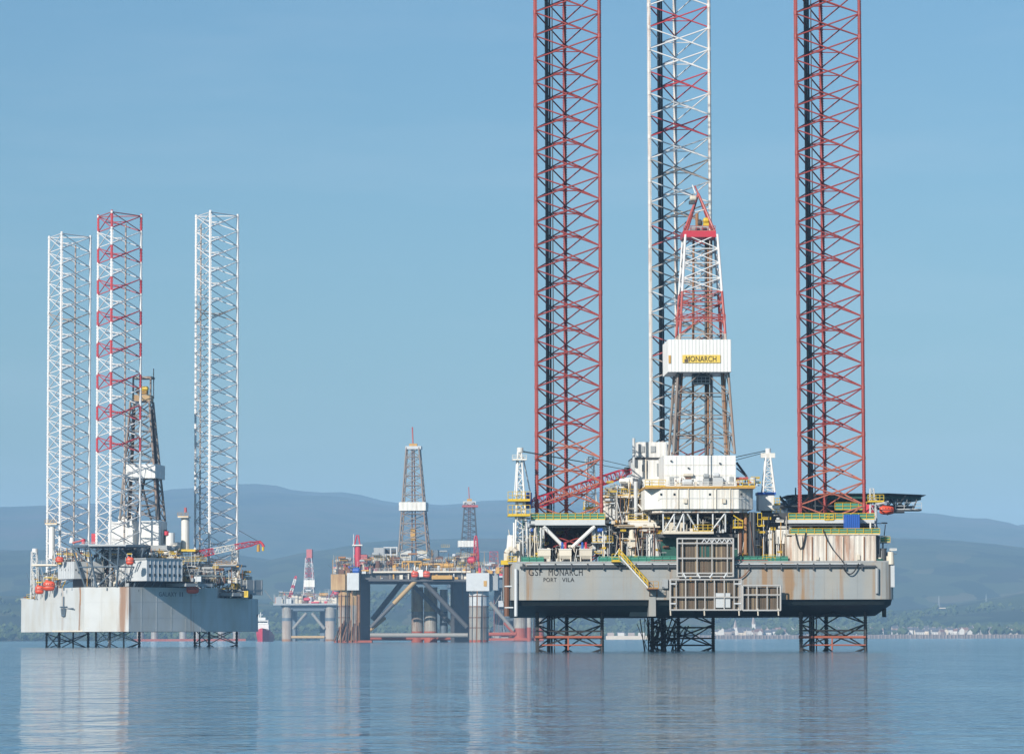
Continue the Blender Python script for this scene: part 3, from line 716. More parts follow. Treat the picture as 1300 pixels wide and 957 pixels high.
    R.cyl('white_dome', 643, 679, 655, 697, 5.5, WHITE2, n=14, cone=.75); R.cyl('vessel', 656, 690, 663, 713, 3, CREAM); 
    clutter(R, 650, 655, 684, 713, 2.5, 8, 46, 13, [WHITE, CREAM, WHITE2, LGREY, DGREY, DGREEN], .75)
    # red crane boom lying across to the house, with its stays
    tip = R.L(800, 598, 16); heel = R.L(672, 641, 8)
    boom(R, 'crane_boom', heel, tip, 1.7, 1.3, 24, .1, .055, lambda t: CRED if t > .55 or t < .2 else DRED)
    R.box('boom_head', 793, 593, 800, 600, 15.6, .9, DGREY)
    R.bar('boom_stay', (661, 572, 5), (795, 596, 16), .05, ROPE); R.bar('boom_stay', (661, 573, 5), (760, 590, 12), .05, ROPE)
    # second mast behind the port leg
    tower(R, 'crane_mast', (R.L(750, 650, 24).x, 24), 2.0, R.L(750, 655, 24).z, (R.L(750, 590, 24).x, 24), .9, R.L(750, 580, 24).z, 8, 'Z', .13, .07, lambda t: WHITE2, faces=(0, 3))
    R.rail(743, 757, 583, 589, 23.4, WHITE, step=.8); R.slab('mast_platform', 741, 644, 759, 646.5, 23, 3, YELL); R.rail(741, 759, 637, 644, 23, YELL, step=.8)
    R.bar('boom_stay', (752, 581, 24), (800, 592, 20), .05, ROPE)
    # ---- deckhouse and mud house between port leg and drill floor
    R.corr('deckhouse', 806, 583, 851, 608, 20, 10, WHITE2, .8, .025); R.corr('deckhouse', 808, 561, 852, 580.5, 21, 9, WHITE2, .8, .025)
    R.slab('deckhouse_roof', 803, 580.6, 852.5, 582.9, 19.8, 10.5, DGREY); R.cyl('exhaust_stack', 803, 556, 806.5, 590, 19, LGREY); R.box('deckhouse', 801, 584, 805.6, 612, 20, 6, LGREY)
    R.corr('mud_house', 766, 632, 776, 661, 13, 6, WHITE, .8, .06); R.cyl('bulk_silo', 776.5, 632, 784, 661, 13.2, LGREY, n=16)
    R.corr('accommodation', 784, 625, 842, 704, 20, 14, WHITE, .8, .03); R.box('accommodation_top', 792, 608, 845, 625, 19, 9, WHITE2)
    R.slab('deck_level', 764, 628.5, 824, 631.5, 11.5, 8, CREAM); R.rail(764, 822, 621, 628.5, 11.6, YELL, step=1.1)
    R.slab('deck_level', 790, 660, 846, 662.5, 9, 9, CREAM); R.rail(798, 822, 653, 660, 9.1, YELL, step=1.0)
    R.box('cantilever_beam', 800, 662.6, 834, 667.5, 8.6, 5, WHITE); R.slab('deck_level', 784, 667.6, 838, 669.5, 8.4, 9, CREAM)
    R.box('white_box', 790, 606, 803, 616, 14, 3, WHITE2); R.hcyl('air_receiver', 786, 607, 800, 614, 12, WHITE2)
    for i, (x0, y0, x1, y1) in enumerate(((768, 618, 780, 630), (783, 640, 790, 648), (806, 640, 812, 646), (793, 617, 803, 628))):
        R.box('door_opening' if i % 2 else 'window_box', x0, y0, x1, y1, 19.7-i*.1 if x0 > 785 else 12.6, .4, GLASS if i % 2 else GREY)
    R.bar('vent_pipe', (807, 611, 10), (807, 664, 10), .33, LGREY); R.bar('vent_pipe', (810, 640, 9.5), (828, 662, 9.3), .15, WHITE)
    R.cyl('bulk_silo', 823, 678, 840.5, 708, 6, WHITE2, n=18); R.box('dark_doorway', 812, 676, 822, 707, 8.5, 3, DGREY); R.cyl('column', 799, 672, 806, 712, 6.5, CREAM); 
    R.box('column_head', 797, 683, 808, 694, 6, 2, CREAM); R.hcyl('mud_tank', 812, 671, 836, 677, 6, BROWN)
    R.box('shade_room', 764, 664, 806, 713, 16, 3, GREY)
    clutter(R, 766, 632, 842, 664, 10, 18, 58, 21, [WHITE, LGREY, CREAM, WHITE2, GREY, DGREY], .8)
    clutter(R, 764, 664, 842, 712, 5, 14, 75, 22, [CREAM, LGREY, BROWN, DGREY, WHITE, GREY, TAN], .85)
    clutter(R, 770, 608, 842, 630, 11, 18, 30, 23, [WHITE, LGREY, WHITE2, CREAM, DGREY], .7)
    # ---- drill floor house and wind walls
    R.corr('wind_wall', 843, 578, 934, 618, 3, 11, WHITE2, .7, .02)
    R.corr('drill_floor_house', 820, 620, 958, 646, 0.5, 15, WHITE, .8, .025, chamfer=2.6)
    R.corr('drill_floor_skirt', 829, 646.3, 950, 650.5, 1.2, 12, WRUST, 2.5, .03, chamfer=1.5)
    R.slab('drill_floor_edge', 819, 617, 959, 620, 0.2, 15.5, OCHRE)
    R.rail(819, 845, 609, 617, .3, YELL, step=1.0); R.rail(935, 958, 609, 617, .3, YELL, step=1.0); R.rail(845, 935, 611.5, 617, .25, WHITE, step=2.2)
    for px in (868, 917): R.box('vent_hatch', px, 633, px+4.5, 638.5, .1, .6, CREAM)
    R.box('vent_hatch', 868, 601, 880, 604, 2.3, .8, CREAM)
    R.hcyl('winch_drum', 866, 608, 880, 616, 1, LGREY); R.hcyl('winch_drum', 893, 601, 901, 607, 1.5, GREY); R.hcyl('winch_drum', 905, 600, 914, 606, 1.5, LGREY); R.box('winch_frame', 893, 607, 900, 617, 1.3, 1, GREY); R.box('winch_frame', 905, 606, 918, 616, 1.6, 1, LGREY)
    R.bar('service_mast', (899, 560, 2), (899, 608, 2), .07, DGREY); R.cyl('air_cooler', 952, 606, 960, 614, 3, LGREY); R.slab('catwalk', 930, 605.5, 950, 608, 4, 3, DRED)
    R.bar('derrick_stay', (935, 587, 6), (948, 605, 6), .2, DGREY); R.bar('derrick_stay', (935, 594, 6), (950, 607, 6), .12, GREY)
    for px in (858, 880, 902, 921): R.box('panel_seam', px, 579, px+.5, 610, 2.93, .05, LGREY)
    for py in (590, 603): R.box('panel_seam', 844, py, 933.5, py+.5, 2.92, .05, CREAM)
    for px in (846, 862, 888, 905, 930): R.box('panel_seam', px, 621, px+.5, 645.5, .42, .06, CREAM)
    R.box('panel_seam', 832, 632, 946, 632.6, .41, .06, LGREY)
    for px in (838, 855, 900, 940): R.box('port_light', px, 626, px+2.5, 628.6, .38, .1, GLASS)
    for px in (850, 926): R.box('access_door', px, 605, px+5, 616.5, 2.85, .12, GREY)
    for px in (861, 874, 909, 927): R.bar('wall_pipe', (px, 620, .3), (px, 646, .3), .07, CREAM)
    for (px, py) in ((851, 584), (913, 587), (873, 593)): R.box('wall_lamp', px, py, px+2, py+1.6, 2.6, .35, DGREY)
    for (x0, x1, y0, y1) in ((812, 818, 566, 574), (826, 832, 566, 574), (815, 822, 590, 598), (834, 840, 588, 604)): R.box('louvre', x0, y0, x1, y1, 19.8 if y0 > 580 else 20.8, .3, GREY)
    R.bar('wall_pipe', (846, 562, 20.5), (846, 608, 19.5), .15, LGREY); R.bar('wall_pipe', (820, 583, 19.6), (820, 608, 19.6), .12, CREAM)
    clutter(R, 845, 603, 933, 617, 1, 2.4, 34, 33, [LGREY, GREY, CREAM, WHITE, DGREY, BROWN], .55)
    clutter(R, 934, 603, 960, 617, 1.5, 8, 20, 34, [LGREY, GREY, DRED, DGREY, WHITE], .6)
    # under the drill floor: braced service deck, green bulkhead, cantilever
    R.slab('service_deck', 842, 674, 906, 677.5, 1.5, 9, CREAM)
    for px in (842, 856, 868, 886, 905, 921): R.bar('hanger', (px, 650, 1.7), (px, 675, 1.7), .14, LGREY)
    for (a, b2) in ((868, 858), (857, 843), (872, 886), (921, 903)): R.bar('hanger_brace', (a, 651, 1.6), (b2, 674, 1.6), .14, LGREY)
    R.rail(880, 905, 666, 674, 1.45, YELL, step=.9); R.rail(843, 858, 668, 674, 1.5, CREAM, step=.9)
    R.box('mud_gas_separator', 846, 663, 870, 674, 3, 3, CREAM); R.hcyl('separator', 858, 653, 878, 660, 4, LGREY)
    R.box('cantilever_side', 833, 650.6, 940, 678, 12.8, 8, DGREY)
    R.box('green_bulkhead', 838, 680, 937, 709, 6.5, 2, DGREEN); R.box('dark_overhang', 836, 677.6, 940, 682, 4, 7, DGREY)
    clutter(R, 846, 652, 935, 675, 5, 12, 44, 31, [LGREY, WHITE, DGREY, BROWN, GREY, CREAM], .75)
    for px in (940, 946.5, 953, 957): R.bar('riser_pipe', (px, 650, 3), (px, 709, 3), .28, (BROWN, DGREY, RUSTM, BROWN)[int(px) % 4])
    R.rail(931, 943, 660, 669, 1.5, YELL, step=.7); R.slab('access_stage', 931, 669, 943, 670.5, 1.5, 2, YELL); R.rail(962, 967, 651, 668, 1.5, YELL, step=.6)
    R.bar('stair_rail', (931, 654, 1.5), (943, 662, 1.5), .1, YELL)
    for px in (938, 950, 958.5, 975, 986): R.cyl('riser_tensioner', px, 673, px+7, 709, 6, WHITE2 if px != 958.5 else LGREY, n=12)
    R.box('gap_shade_block', 936, 650.8, 1003, 712, 10.5, 4, DGREY)  # dark block whose colour stands for shade in the gap
    R.box('switchgear', 986, 672, 1001, 690, 5, 3, WHITE); R.rail(968, 984, 704, 711, .8, YELL, step=.7); R.cyl('capstan', 972, 706, 980, 713, 1.5, BROWN)
    clutter(R, 936, 655, 1000, 712, 5, 10, 55, 32, [WHITE, LGREY, DGREY, GREY, BROWN, CREAM], .75)
    R.rail(760, 860, 706, 713.5, .7, GREEN, GREEN, step=1.3); R.rail(932, 1000, 706, 713.5, .7, GREEN, GREEN, step=1.3)
    R.slab('red_deck_edge', 826, 710.5, 975, 711.4, .2, .15, LFRED)
    # ---- derrick
    fr = lambda px, py, d=9: R.L(px, py, d)
    b0, b1 = fr(852, 578), fr(929, 578); t0, t1 = fr(868.5, 300), fr(909, 300)
    def dm(t):
        return DWEA if t < .38 else (DRED if .53 < t < .74 else (LGRR if t <= .53 else LWHITE))
    w0, w1 = b1.x-b0.x, t1.x-t0.x
    lv = [0, .085, .175, .275, .375, .465, .545, .62, .69, .74, .80, .87, .935, 1]
    dk = tower(R, 'derrick', ((b0.x+b1.x)/2, 9), w0, b0.z, ((t0.x+t1.x)/2, 9), w1, t0.z, lv, 'M', .21, .09, dm, split=[(0, .375), (.375, .545), (.545, .74), (.74, 1)])
    for px, mt in ((879.5, RUSTM), (899, RUSTM), (903, DWEA), (896, DGREY)): R.bar('guide_rail', (px, 578, 9.5), (px if px > 890 else px+1, 305, 9.5), .2, mt, dk)
    R.box('monkey_board', 880, 474, 901, 487, 7, 3, DGREY, dk); R.rail(880, 901, 478, 487, 6.8, LGREY, parent=dk, step=.7)
    for px in (860, 858, 921, 923): R.bar('standpipe', (px, 577, 6.5), (px+(6 if px < 890 else -5), 470, 7), .2, (BROWN, DWEA, DGREY, RUSTM)[px % 4], dk)
    ww = R.corr('racking_wind_wall', 848.5, 431, 928, 472, 3.2, 11.3, WHITE2, .55, .045, parent=dk)
    a, b_ = R.L(848.5, 474.5, 4), R.L(928, 474.5, 4)
    sb = R.box('name_board', 866.5, 450.5, 914.5, 460.5, 3.0, .09, SIGNY, dk); text_mesh('lettering', 'MONARCH', 39/7.72, 7.2/7.72, LETT, dk, R.L(890, 455.5, 2.97))
    R.box('name_board_patch', 869, 456, 874, 460, 2.96, .03, DBROWN, dk)
    R.box('side_board', 848.8, 451, 851.5, 461, 3.0, .05, OCHRE, dk)
    for (py, mt) in ((408, DRED), (404, DRED)): 
        R.rail(858, 921, py-5, py, 5.2, mt, parent=dk, step=1.2)
    # crown: red beam, A-frame, sheaves
    R.box('crown_beam', 867, 293.5, 909, 301, 6.2, 5.6, CRED, dk); R.rail(868, 908, 287, 293.5, 6.4, LFRED, parent=dk, step=1)
    R.box('crown_block', 878, 287, 900, 293.5, 7.4, 2.6, GREY, dk); R.box('crown_window', 883, 289, 888, 293.3, 7.2, .2, GLASS, dk); R.box('crown_window', 891, 289, 897, 293.3, 7.2, .2, GLASS, dk)
    ap = R.L(886.5, 246, 9)
    for px, d in ((868.5, 6.6), (907.5, 6.6), (872, 11.4), (904, 11.4)): bar('gin_pole', R.L(px, 294, d), ap, .2, DRED, dk)
    bar('gin_pole', ap, R.L(882, 236, 9), .13, DRED, dk); bar('gin_pole', R.L(883, 246, 8.5), R.L(879, 235, 8.6), .12, LWHITE, dk)
    R.bar('gin_tie', (876, 271, 8.4), (900, 265, 8.4), .1, LWHITE, dk); R.hcyl('crown_light', 876, 248, 885, 255, 8, CREAM, dk); R.box('crown_light', 875, 255, 882, 259, 8, 1, DGREY, dk)
    R.cyl('sheave', 883, 271, 887, 287, 8, RUSTM, dk, n=10); R.hcyl('sheave', 893, 276, 901, 283, 7.5, YELL, dk); R.box('sheave_guard', 893, 283, 900, 288, 7.5, 1, YELL, dk); R.hcyl('sheave', 884, 279, 892, 287, 8, DGREY, dk)
    clutter(R, 766, 610, 845, 665, 8, 12, 70, 24, [WHITE, LGREY, CREAM, GREY, DGREY, BROWN, OCHRE], .5)
    clutter(R, 764, 666, 842, 713, 3, 6, 80, 25, [CREAM, LGREY, BROWN, DGREY, WHITE, GREY, TAN, OCHRE], .5)
    clutter(R, 936, 652, 1003, 713, 2.5, 6, 80, 26, [WHITE, LGREY, DGREY, GREY, BROWN, CREAM, OCHRE], .5)
    clutter(R, 668, 668, 690, 713, 1.5, 5, 40, 27, [WHITE, CREAM, LGREY, DGREY, GREY, DGREEN], .5)
    clutter(R, 690, 692, 765, 713, 1.5, 6, 50, 28, [CREAM, LGREY, GREY, BROWN, DGREY, WHITE], .5)
    clutter(R, 842, 652, 936, 676, 1.8, 5, 46, 29, [LGREY, WHITE, DGREY, BROWN, GREY, CREAM], .5)
    clutter(R, 860, 690, 935, 712, .5, 3, 30, 30, [BROWN, DGREY, OCHRE, LGREY, GREY], .5)
    # ---- starboard crane mast and cab
    cx = R.L(974, 600, 12).x
    tower(R, 'crane_mast', (R.L(975.5, 620, 12).x, 12), 2.0, R.L(975, 626, 12).z, (R.L(975, 580, 12).x, 12), .6, R.L(975, 575, 12).z, 7, 'Z', .16, .07, lambda t: WHITE2, faces=(0, 3))
    R.box('mast_head', 966, 575, 984, 581, 11.5, .6, WHITE); R.cyl('mast_head', 972, 569, 979, 575, 11.6, WHITE2)
    R.corr('crane_cab', 963, 628, 983, 648, 11, 3.5, WHITE2, 1, .03); R.box('crane_cab_roof', 962, 624.5, 985, 628, 10.8, 4, BLUE)
    R.bar('boom_stay', (972, 572, 12), (930, 581, 10), .06, ROPE); R.bar('boom_stay', (972, 574, 12), (930, 585, 10), .05, ROPE)
    R.cyl('crane_pedestal', 967, 648, 981, 676, 11.5, DGREY)
    R.rail(983, 990, 632, 640, 10.8, YELL, step=.6); R.slab('cab_stage', 983, 640, 990, 641, 10.8, 2, YELL); R.rail(980, 991, 646, 653, 10.6, YELL, step=.6); R.slab('cab_stage', 980, 653, 991, 654, 10.6, 2, YELL)
    for i in range(6): R.bar('cantilever_lattice', (976+i*5, 655, 11), (981+i*5, 674, 11), .13, BGREY); R.bar('cantilever_lattice', (981+i*5, 655, 11.2), (976+i*5, 674, 11.2), .13, BGREY)
    # ---- starboard jack house
    R.corr('jack_house', 1006, 679, 1112, 713.3, 1, 9, WRUST, .85, .06)
    R.box('jack_house_column', 999.5, 681, 1005.5, 713.3, 1.3, 4, WRUST); R.box('jack_house_end', 1112.6, 680, 1117, 713.3, 2, 7, DGREY)
    for px in (1036, 1088): R.box('vent_hatch', px, 704 if px > 1050 else 706.5, px+4, 710.5, .75, .3, CREAM)
    for px in (1018, 1031, 1049, 1070, 1097): R.bar('wall_pipe', (px, 681, .8), (px, 711, .8), .09, RUSTM if px % 2 else CREAM)
    R.slab('jack_house_roof', 1001, 677.6, 1117, 679, .8, 10, CREAM); R.rail(1003, 1117, 670.5, 677.6, .85, YELL, GREEN, step=1.3)
    R.slab('jack_platform', 1001, 659.3, 1110, 664, 4.0, 18, LGREY); R.box('jack_platform_edge', 1002, 664.2, 1109, 667.5, 4.4, 1, DGREY)
    R.rail(1001, 1110, 651.3, 659.3, 4.1, YELL, GREEN, step=1.3); R.rail(1047, 1058, 652, 660, 3.8, YELL, step=.6)
    for px in (1004, 1030, 1060, 1106): R.box('jack_post', px-1.5, 667, px+1.5, 678, 5, 1.5, GREY)
    clutter(R, 1012, 668, 1108, 677.5, 4, 9, 34, 41, [WHITE, CREAM, GREY, DGREY, BROWN], .6)
    R.box('gap_shade_block', 1004, 667.6, 1110, 678, 10.4, 2, DGREY)  # dark block, painting the shade between roof and jack platform
    tower(R, 'access_mast', (R.L(1110, 640, 6).x, 6), 1.5, R.L(1110, 714, 6).z, (R.L(1107, 640, 6).x, 6), .6, R.L(1107, 620, 6).z, 9, 'Z', .09, .05, lambda t: LGREY, faces=(0, 3))
    R.slab('mast_platform', 1102, 636, 1122, 637.2, 5, 3, YELL); R.rail(1102, 1122, 628, 636, 5, YELL, step=.7)
    R.rail(1118, 1130, 681, 688, 3, YELL, GREEN, step=.7); R.slab('side_platform', 1117, 688, 1131, 689, 3, 3, GREY)
    clutter(R, 1100, 655, 1122, 712, 3, 9, 24, 42, [DGREY, GREY, DGREEN, LGREY, WHITE], .7)
    R.cyl('mooring_winch', 1118, 696, 1126, 714, 2, DGREY); R.hcyl('mooring_winch', 1120, 700, 1130, 714, 3.5, DGREY); R.box('winch_bed', 1113, 709, 1121, 714, 1, 2, DGREEN); R.cyl('fairlead', 1127, 700, 1136, 716, .2, CREAM, n=12, cone=.8)
    clutter(R, 1113, 697, 1135, 713, 1, 4, 12, 43, [DGREY, CREAM, GREY], .6)
    R.cyl('davit_drum', 1098, 640, 1112, 656, 14, CRED)
    R.bar('lifeboat_davit', (1112, 640, 22), (1128, 637, 22), .2, LGREY); R.bar('lifeboat_davit', (1113, 640, 22), (1128, 653, 22), .2, LGREY); R.bar('lifeboat_davit', (1112, 634, 22), (1112, 668, 22), .25, LGREY)
    # ---- helideck far forward on the starboard side
    hd = link('helideck', None, root)
    zc = R.L(1085, 629, 48).z; hx = R.L(1083, 630, 48).x; hr = (R.L(1168, 630, 48).x-R.L(989, 630, 48).x)/2*.94
    oc = outward([(hx+hr*1.05*cos(pi/8+i*pi/4), 48+hr*cos(pi/8)*1.05*sin(pi/8+i*pi/4)) for i in range(8)])
    MB().prism(oc, zc-.95, zc).build('deck_plate', DGREEN, hd)
    for i in range(8):
        a, b2 = oc[i], oc[(i+1) % 8]; MB().loft([[(a[0], a[1], zc-.5), (b2[0], b2[1], zc-.5), (b2[0]*1.0+(b2[0]-hx)*.07, b2[1]+(b2[1]-48)*.07, zc-.15), (a[0]+(a[0]-hx)*.07, a[1]+(a[1]-48)*.07, zc-.15)], [(a[0], a[1], zc-.42), (b2[0], b2[1], zc-.42), (b2[0]+(b2[0]-hx)*.07, b2[1]+(b2[1]-48)*.07, zc-.07), (a[0]+(a[0]-hx)*.07, a[1]+(a[1]-48)*.07, zc-.07)]]).build('edge_net', DGREY, hd)
    for k, yy in enumerate((38.5, 43, 48, 53)):
        pa, pb = R.L(990, 634, yy), R.L(1160 if k % 2 else 1150, 634, yy)
        bar('truss_chord', (pa.x, yy, zc-2.2), (pb.x, yy, zc-2.2), .17, DGREY, hd)
        for i in range(14):
            x = pa.x+(pb.x-pa.x)*i/14; x2 = pa.x+(pb.x-pa.x)*(i+1)/14
            bar('truss_web', (x, yy, zc-2.2 if i % 2 else zc-.4), (x2, yy, zc-.4 if i % 2 else zc-2.2), .11, DGREY, hd, 6)
    R.slab('access_gallery', 1136, 646.5, 1170, 648.3, 38, 3, DGREY, hd); R.rail(1137, 1170, 638, 646.5, 38, LGREY, parent=hd, step=1.5)
    for px in (1140, 1152, 1164): R.bar('gallery_hanger', (px, 634, 38.2), (px-5, 647, 38.2), .13, DGREY, hd)
    R.bar('gallery_strut', (1120, 649.5, 38), (1148, 649, 38), .3, DGREY, hd)
    for x0, y0, x1, y1 in ((1000, 634, 1012, 650), (1034, 636, 1050, 650), (1060, 634, 1100, 650)): R.box('helideck_house', x0, y0, x1, y1, 44, 8, BGREY, hd)
    R.box('forward_house', 990, 638, 1105, 668, 50, 10, BGREY)
    R.rail(1060, 1100, 638, 647, 36, YELL, GREEN, step=1.4)
    R.bar('aerial', (1010, 619, 40), (1010, 632, 40), .12, DGREY)
    # blue container stands on the starboard jack platform edge
    bc = R.corr('container', 1073.5, 653, 1091.5, 671.5, 1.6, 2.4, BLUE, .32, .05)
    bc.parent = None; bc.matrix_world = root.matrix_basis
    tag(bc, 'bright blue cargo container standing on the starboard jack house roof', 'container')
    lifeboat(R, 1117, 640.5, 1135.5, 653, 21, 'orange lifeboat hung under the helideck of the near rig')
monarch()

# ------------------------------------------------------------------ the second jack-up rig, bow towards the viewer
LETB = paint('lettering_faded', (0.09, 0.1, 0.12), .6, .1)
G = Rig('jackup_rig', 146, 1047.0, rad(-5.5), 'jack-up rig with white lattice legs and a stained white hull, left of the picture')
def galaxy():
    R = G; root = R.root
    zt, zs, zb = R.L(146, 745, -12).z, R.L(60, 760, 20).z, R.L(146, 801.5, -12).z
    fp = outward([(-6.5, -12), (6.5, -12), (27, 17), (27, 30), (-27, 30), (-27, 17)])
    rp = outward([(-26.98, 17.02), (26.98, 17.02), (34.5, 27.7), (34.5, 46), (22, 60), (-22, 60), (-34.5, 46), (-34.5, 27.7)])
    MB().prism(fp, zb, zt).build('hull', GHULL, root)
    MB().prism(rp, zb, zs).build('hull', GHULL, root)
    R.box('bottom_strake', 66, 799.6, 160, 801.8, -11, 1, CREAM)
    # legs
    s_ = R.L(175, 500, 0).x - R.L(118, 500, 0).x - .5
    bl, br = R.L(84, 500, 38).x, R.L(272, 500, 38).x
    zb1 = R.L(146, 273, 0).z; zb2 = R.L(84, 300, 38).z; zb3 = R.L(272, 273, 38).z
    bay = 20.2/4.34
    band = lambda i, n, z: BRED if (n-1-i) % 2 == 0 and z > 48 else LWHITE
    wh = lambda i, n, z: LGRR if (z > 60 and i % 9 == 4) else LWHITE
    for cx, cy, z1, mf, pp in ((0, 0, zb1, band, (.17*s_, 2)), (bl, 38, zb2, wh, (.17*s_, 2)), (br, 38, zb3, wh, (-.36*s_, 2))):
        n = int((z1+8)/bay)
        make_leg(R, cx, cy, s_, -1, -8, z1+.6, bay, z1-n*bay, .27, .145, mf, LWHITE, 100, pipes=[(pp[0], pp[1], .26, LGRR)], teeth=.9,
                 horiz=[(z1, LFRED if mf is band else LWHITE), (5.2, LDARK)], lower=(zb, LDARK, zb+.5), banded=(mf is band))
    # bow jack structure: dark flared truss under a platform
    jn = link('jack_frame', None, root)
    zp = R.L(135, 691.5, -10).z
    oc = lambda r, y: [(r*1.05*cos(pi/8+i*pi/4), y+r*sin(pi/8+i*pi/4)) for i in range(8)]
    MB().prism(outward(oc(11.2, -6.2)), zp-.7, zp).build('jack_platform', BGREY, jn)
    top, bot = oc(10.9, -6.2), oc(7.4, -5.2)
    zm = (zp+zt)/2
    for i in range(8):
        j = (i+1) % 8
        T = lambda k, t: Vector((bot[k][0]+(top[k][0]-bot[k][0])*t, bot[k][1]+(top[k][1]-bot[k][1])*t, zt+.1+(zp-.8-zt)*t))
        bar('frame_post', T(i, 0), T(i, 1), .28, BGREY, jn)
        bar('frame_brace', T(i, 0), T(j, .5), .2, BGREY, jn); bar('frame_brace', T(i, 1), T(j, .5), .2, BGREY, jn); bar('frame_brace', T(i, .5), T(j, .5), .22, BGREY, jn)
        bar('frame_brace', T(j, .5), T(i, .0), .14, BGREY, jn)
    R.rail(104, 166, 687.5, 691.3, -17.1, LGREY, parent=jn, step=1.8); R.slab('platform_lip', 112, 691.4, 160, 693, -17.2, 1, LGREY, jn)
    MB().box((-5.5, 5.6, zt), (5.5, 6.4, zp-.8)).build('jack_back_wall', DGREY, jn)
    clutter(R, 108, 697, 160, 745, -4, 4, 34, 51, [DGREY, BGREY, CREAM, DGREY, BROWN, GREY], .9, jn)
    # accommodation along the starboard bow, control house along the port bow
    def house(name, p0, p1, dep, z0, z1, mat, pitch=1.5):
        a, b_ = Vector((p0[0], p0[1], 0)), Vector((p1[0], p1[1], 0)); e = (b_-a).normalized(); nn = Vector((e.y, -e.x, 0)); L = (b_-a).length
        n = max(2, int(L/pitch)); pts = []
        for i in range(n):
            for t, o in ((0, 0), (.8, 0), (.86, 1), (.96, 1)): v = a+e*(L*(i+t)/n)+nn*(o*.1); pts.append((v.x, v.y))
        pts += [(b_.x, b_.y), ((b_-nn*dep).x, (b_-nn*dep).y), ((a-nn*dep).x, (a-nn*dep).y)]
        h = MB().prism(outward(pts), z0, z1).build(name, mat, root)
        return a, e, nn, L
    zq0, zq1 = R.L(185, 738, 0).z, R.L(185, 711, 0).z
    a, e, nn, L = house('accommodation', (12.0, -13.4), (20.2, -1.8), 14, zq0, zq1, LGREY)
    for k in range(2):
        for i in range(7):
            p = a+e*(1.2+i*(L-2.4)/6.0)+nn*.02; zz = zq0+1.3+k*2.6
            MB().prism(outward([((p-e*.3-nn*.05).x, (p-e*.3-nn*.05).y), ((p+e*.3-nn*.05).x, (p+e*.3-nn*.05).y), ((p+e*.3+nn*.12).x, (p+e*.3+nn*.12).y), ((p-e*.3+nn*.12).x, (p-e*.3+nn*.12).y)]), zz, zz+.8).build('window', GLASS, root)
    house('accommodation_roof', (11.9, -13.9), (20.8, -1.3), 14.8, zq1, zq1+.4, GREY, 30)
    zl0, zl1 = R.L(85, 735, 0).z, R.L(85, 713.5, 0).z
    house('control_house', (-17.2, .4), (-10.2, -9.3), 9, zl0, zl1, LGREY); 
    for i in range(5):
        R.box('window', 78+i*4.4, 722, 79.6+i*4.4, 724.5, -9.9+ (4-i)*1.9, .3, GLASS)
    # struts carrying the houses; dark block behind paints the recess shade
    MB().prism(outward([(-13, 2), (-8, -5), (8, -5), (20, 12), (20, 20), (-13, 20)]), zt+.05, zq0+2.2).build('recess_shade_block', DGREY, root)
    for i in range(11): R.bar('house_strut', (106+i*9.6, 745, -11+abs(i-4)*1.6), (111+i*9.6, 736, -11+abs(i-4)*1.6), .16, BGREY)
    for fa, fb in (((-27, 17), (-6.5, -12)), ((-6.5, -12), (6.5, -12)), ((6.5, -12), (27, 17))):
        A_, B_ = Vector((*fa, 0)), Vector((*fb, 0)); e_ = (B_-A_).normalized(); n_ = Vector((e_.y, -e_.x, 0)); L_ = (B_-A_).length
        for k in range(1, int(L_/6)+1):
            c_ = A_+e_*(k*6-1); q_ = [c_-e_*.1, c_+e_*.1, c_+e_*.1+n_*.04, c_-e_*.1+n_*.04]
            MB().prism(outward([(v.x, v.y) for v in q_]), zb+.1, zt-.1).build('plate_seam', GHULL, root)
        for zz in (zb+4, zb+8.5):
            q_ = [A_+e_*.3, B_-e_*.3, B_-e_*.3+n_*.03, A_+e_*.3+n_*.03]
            MB().prism(outward([(v.x, v.y) for v in q_]), zz, zz+.2).build('plate_seam', GHULL, root)
    # main deck kit
    R.slab('drill_floor', 138, 692, 212, 699, 8, 22, GREY); R.rail(165, 212, 706.5, 711, 1, YELL, step=1.6)
    R.corr('drill_house', 177, 661, 204, 698, 14, 10, WHITE2, 2, .05); R.corr('drill_house', 137, 662, 171, 692, 20, 8, WHITE2, 2, .05); R.corr('drill_house', 150, 655, 170, 664, 22, 6, WHITE2, 2, .05)
    R.cyl('mud_tank', 209, 676, 221, 698, 14, WHITE2); R.cyl('mud_tank', 207, 672, 212, 690, 15, DGREY); R.cyl('vent_head', 208, 674, 214, 679, 13.6, CRED)
    R.hcyl('winch_drum', 197, 692, 206, 700, 9, WHITE); R.hcyl('winch_drum', 206, 698, 216, 705, 8.5, CREAM)
    clutter(R, 165, 695, 225, 710, 3, 12, 46, 52, [CREAM, WHITE, RUSTM, OCHRE, LGREY, DGREY], .8)
    clutter(R, 68, 700, 112, 714, 2, 12, 34, 53, [WHITE, LGREY, CRED, DGREY, CREAM, WHITE2], .8)
    clutter(R, 42, 722, 74, 759, 20, 30, 60, 54, [WHITE, LGREY, YELL, DGREY, CREAM, GREY, LGREY], .8)
    clutter(R, 74, 696, 108, 716, 12, 22, 30, 58, [WHITE, WHITE2, LGREY, DGREY, GREY], .8)
    clutter(R, 224, 712, 310, 758, 20, 40, 110, 55, [DGREY, GREY, LGREY, CREAM, BROWN, YELL, BGREY], .9)
    clutter(R, 206, 700, 250, 730, 10, 24, 36, 56, [WHITE, CREAM, DGREY, GREY, LGREY], .8)
    R.slab('deck_level', 224, 716, 300, 718.5, 26, 18, GREY); R.rail(224, 300, 711.5, 716, 26, OCHRE, step=1.5); R.rail(236, 312, 754, 759.5, 28, OCHRE, step=1.5); R.rail(34, 66, 754, 759.5, 26.5, YELL, step=1.5)
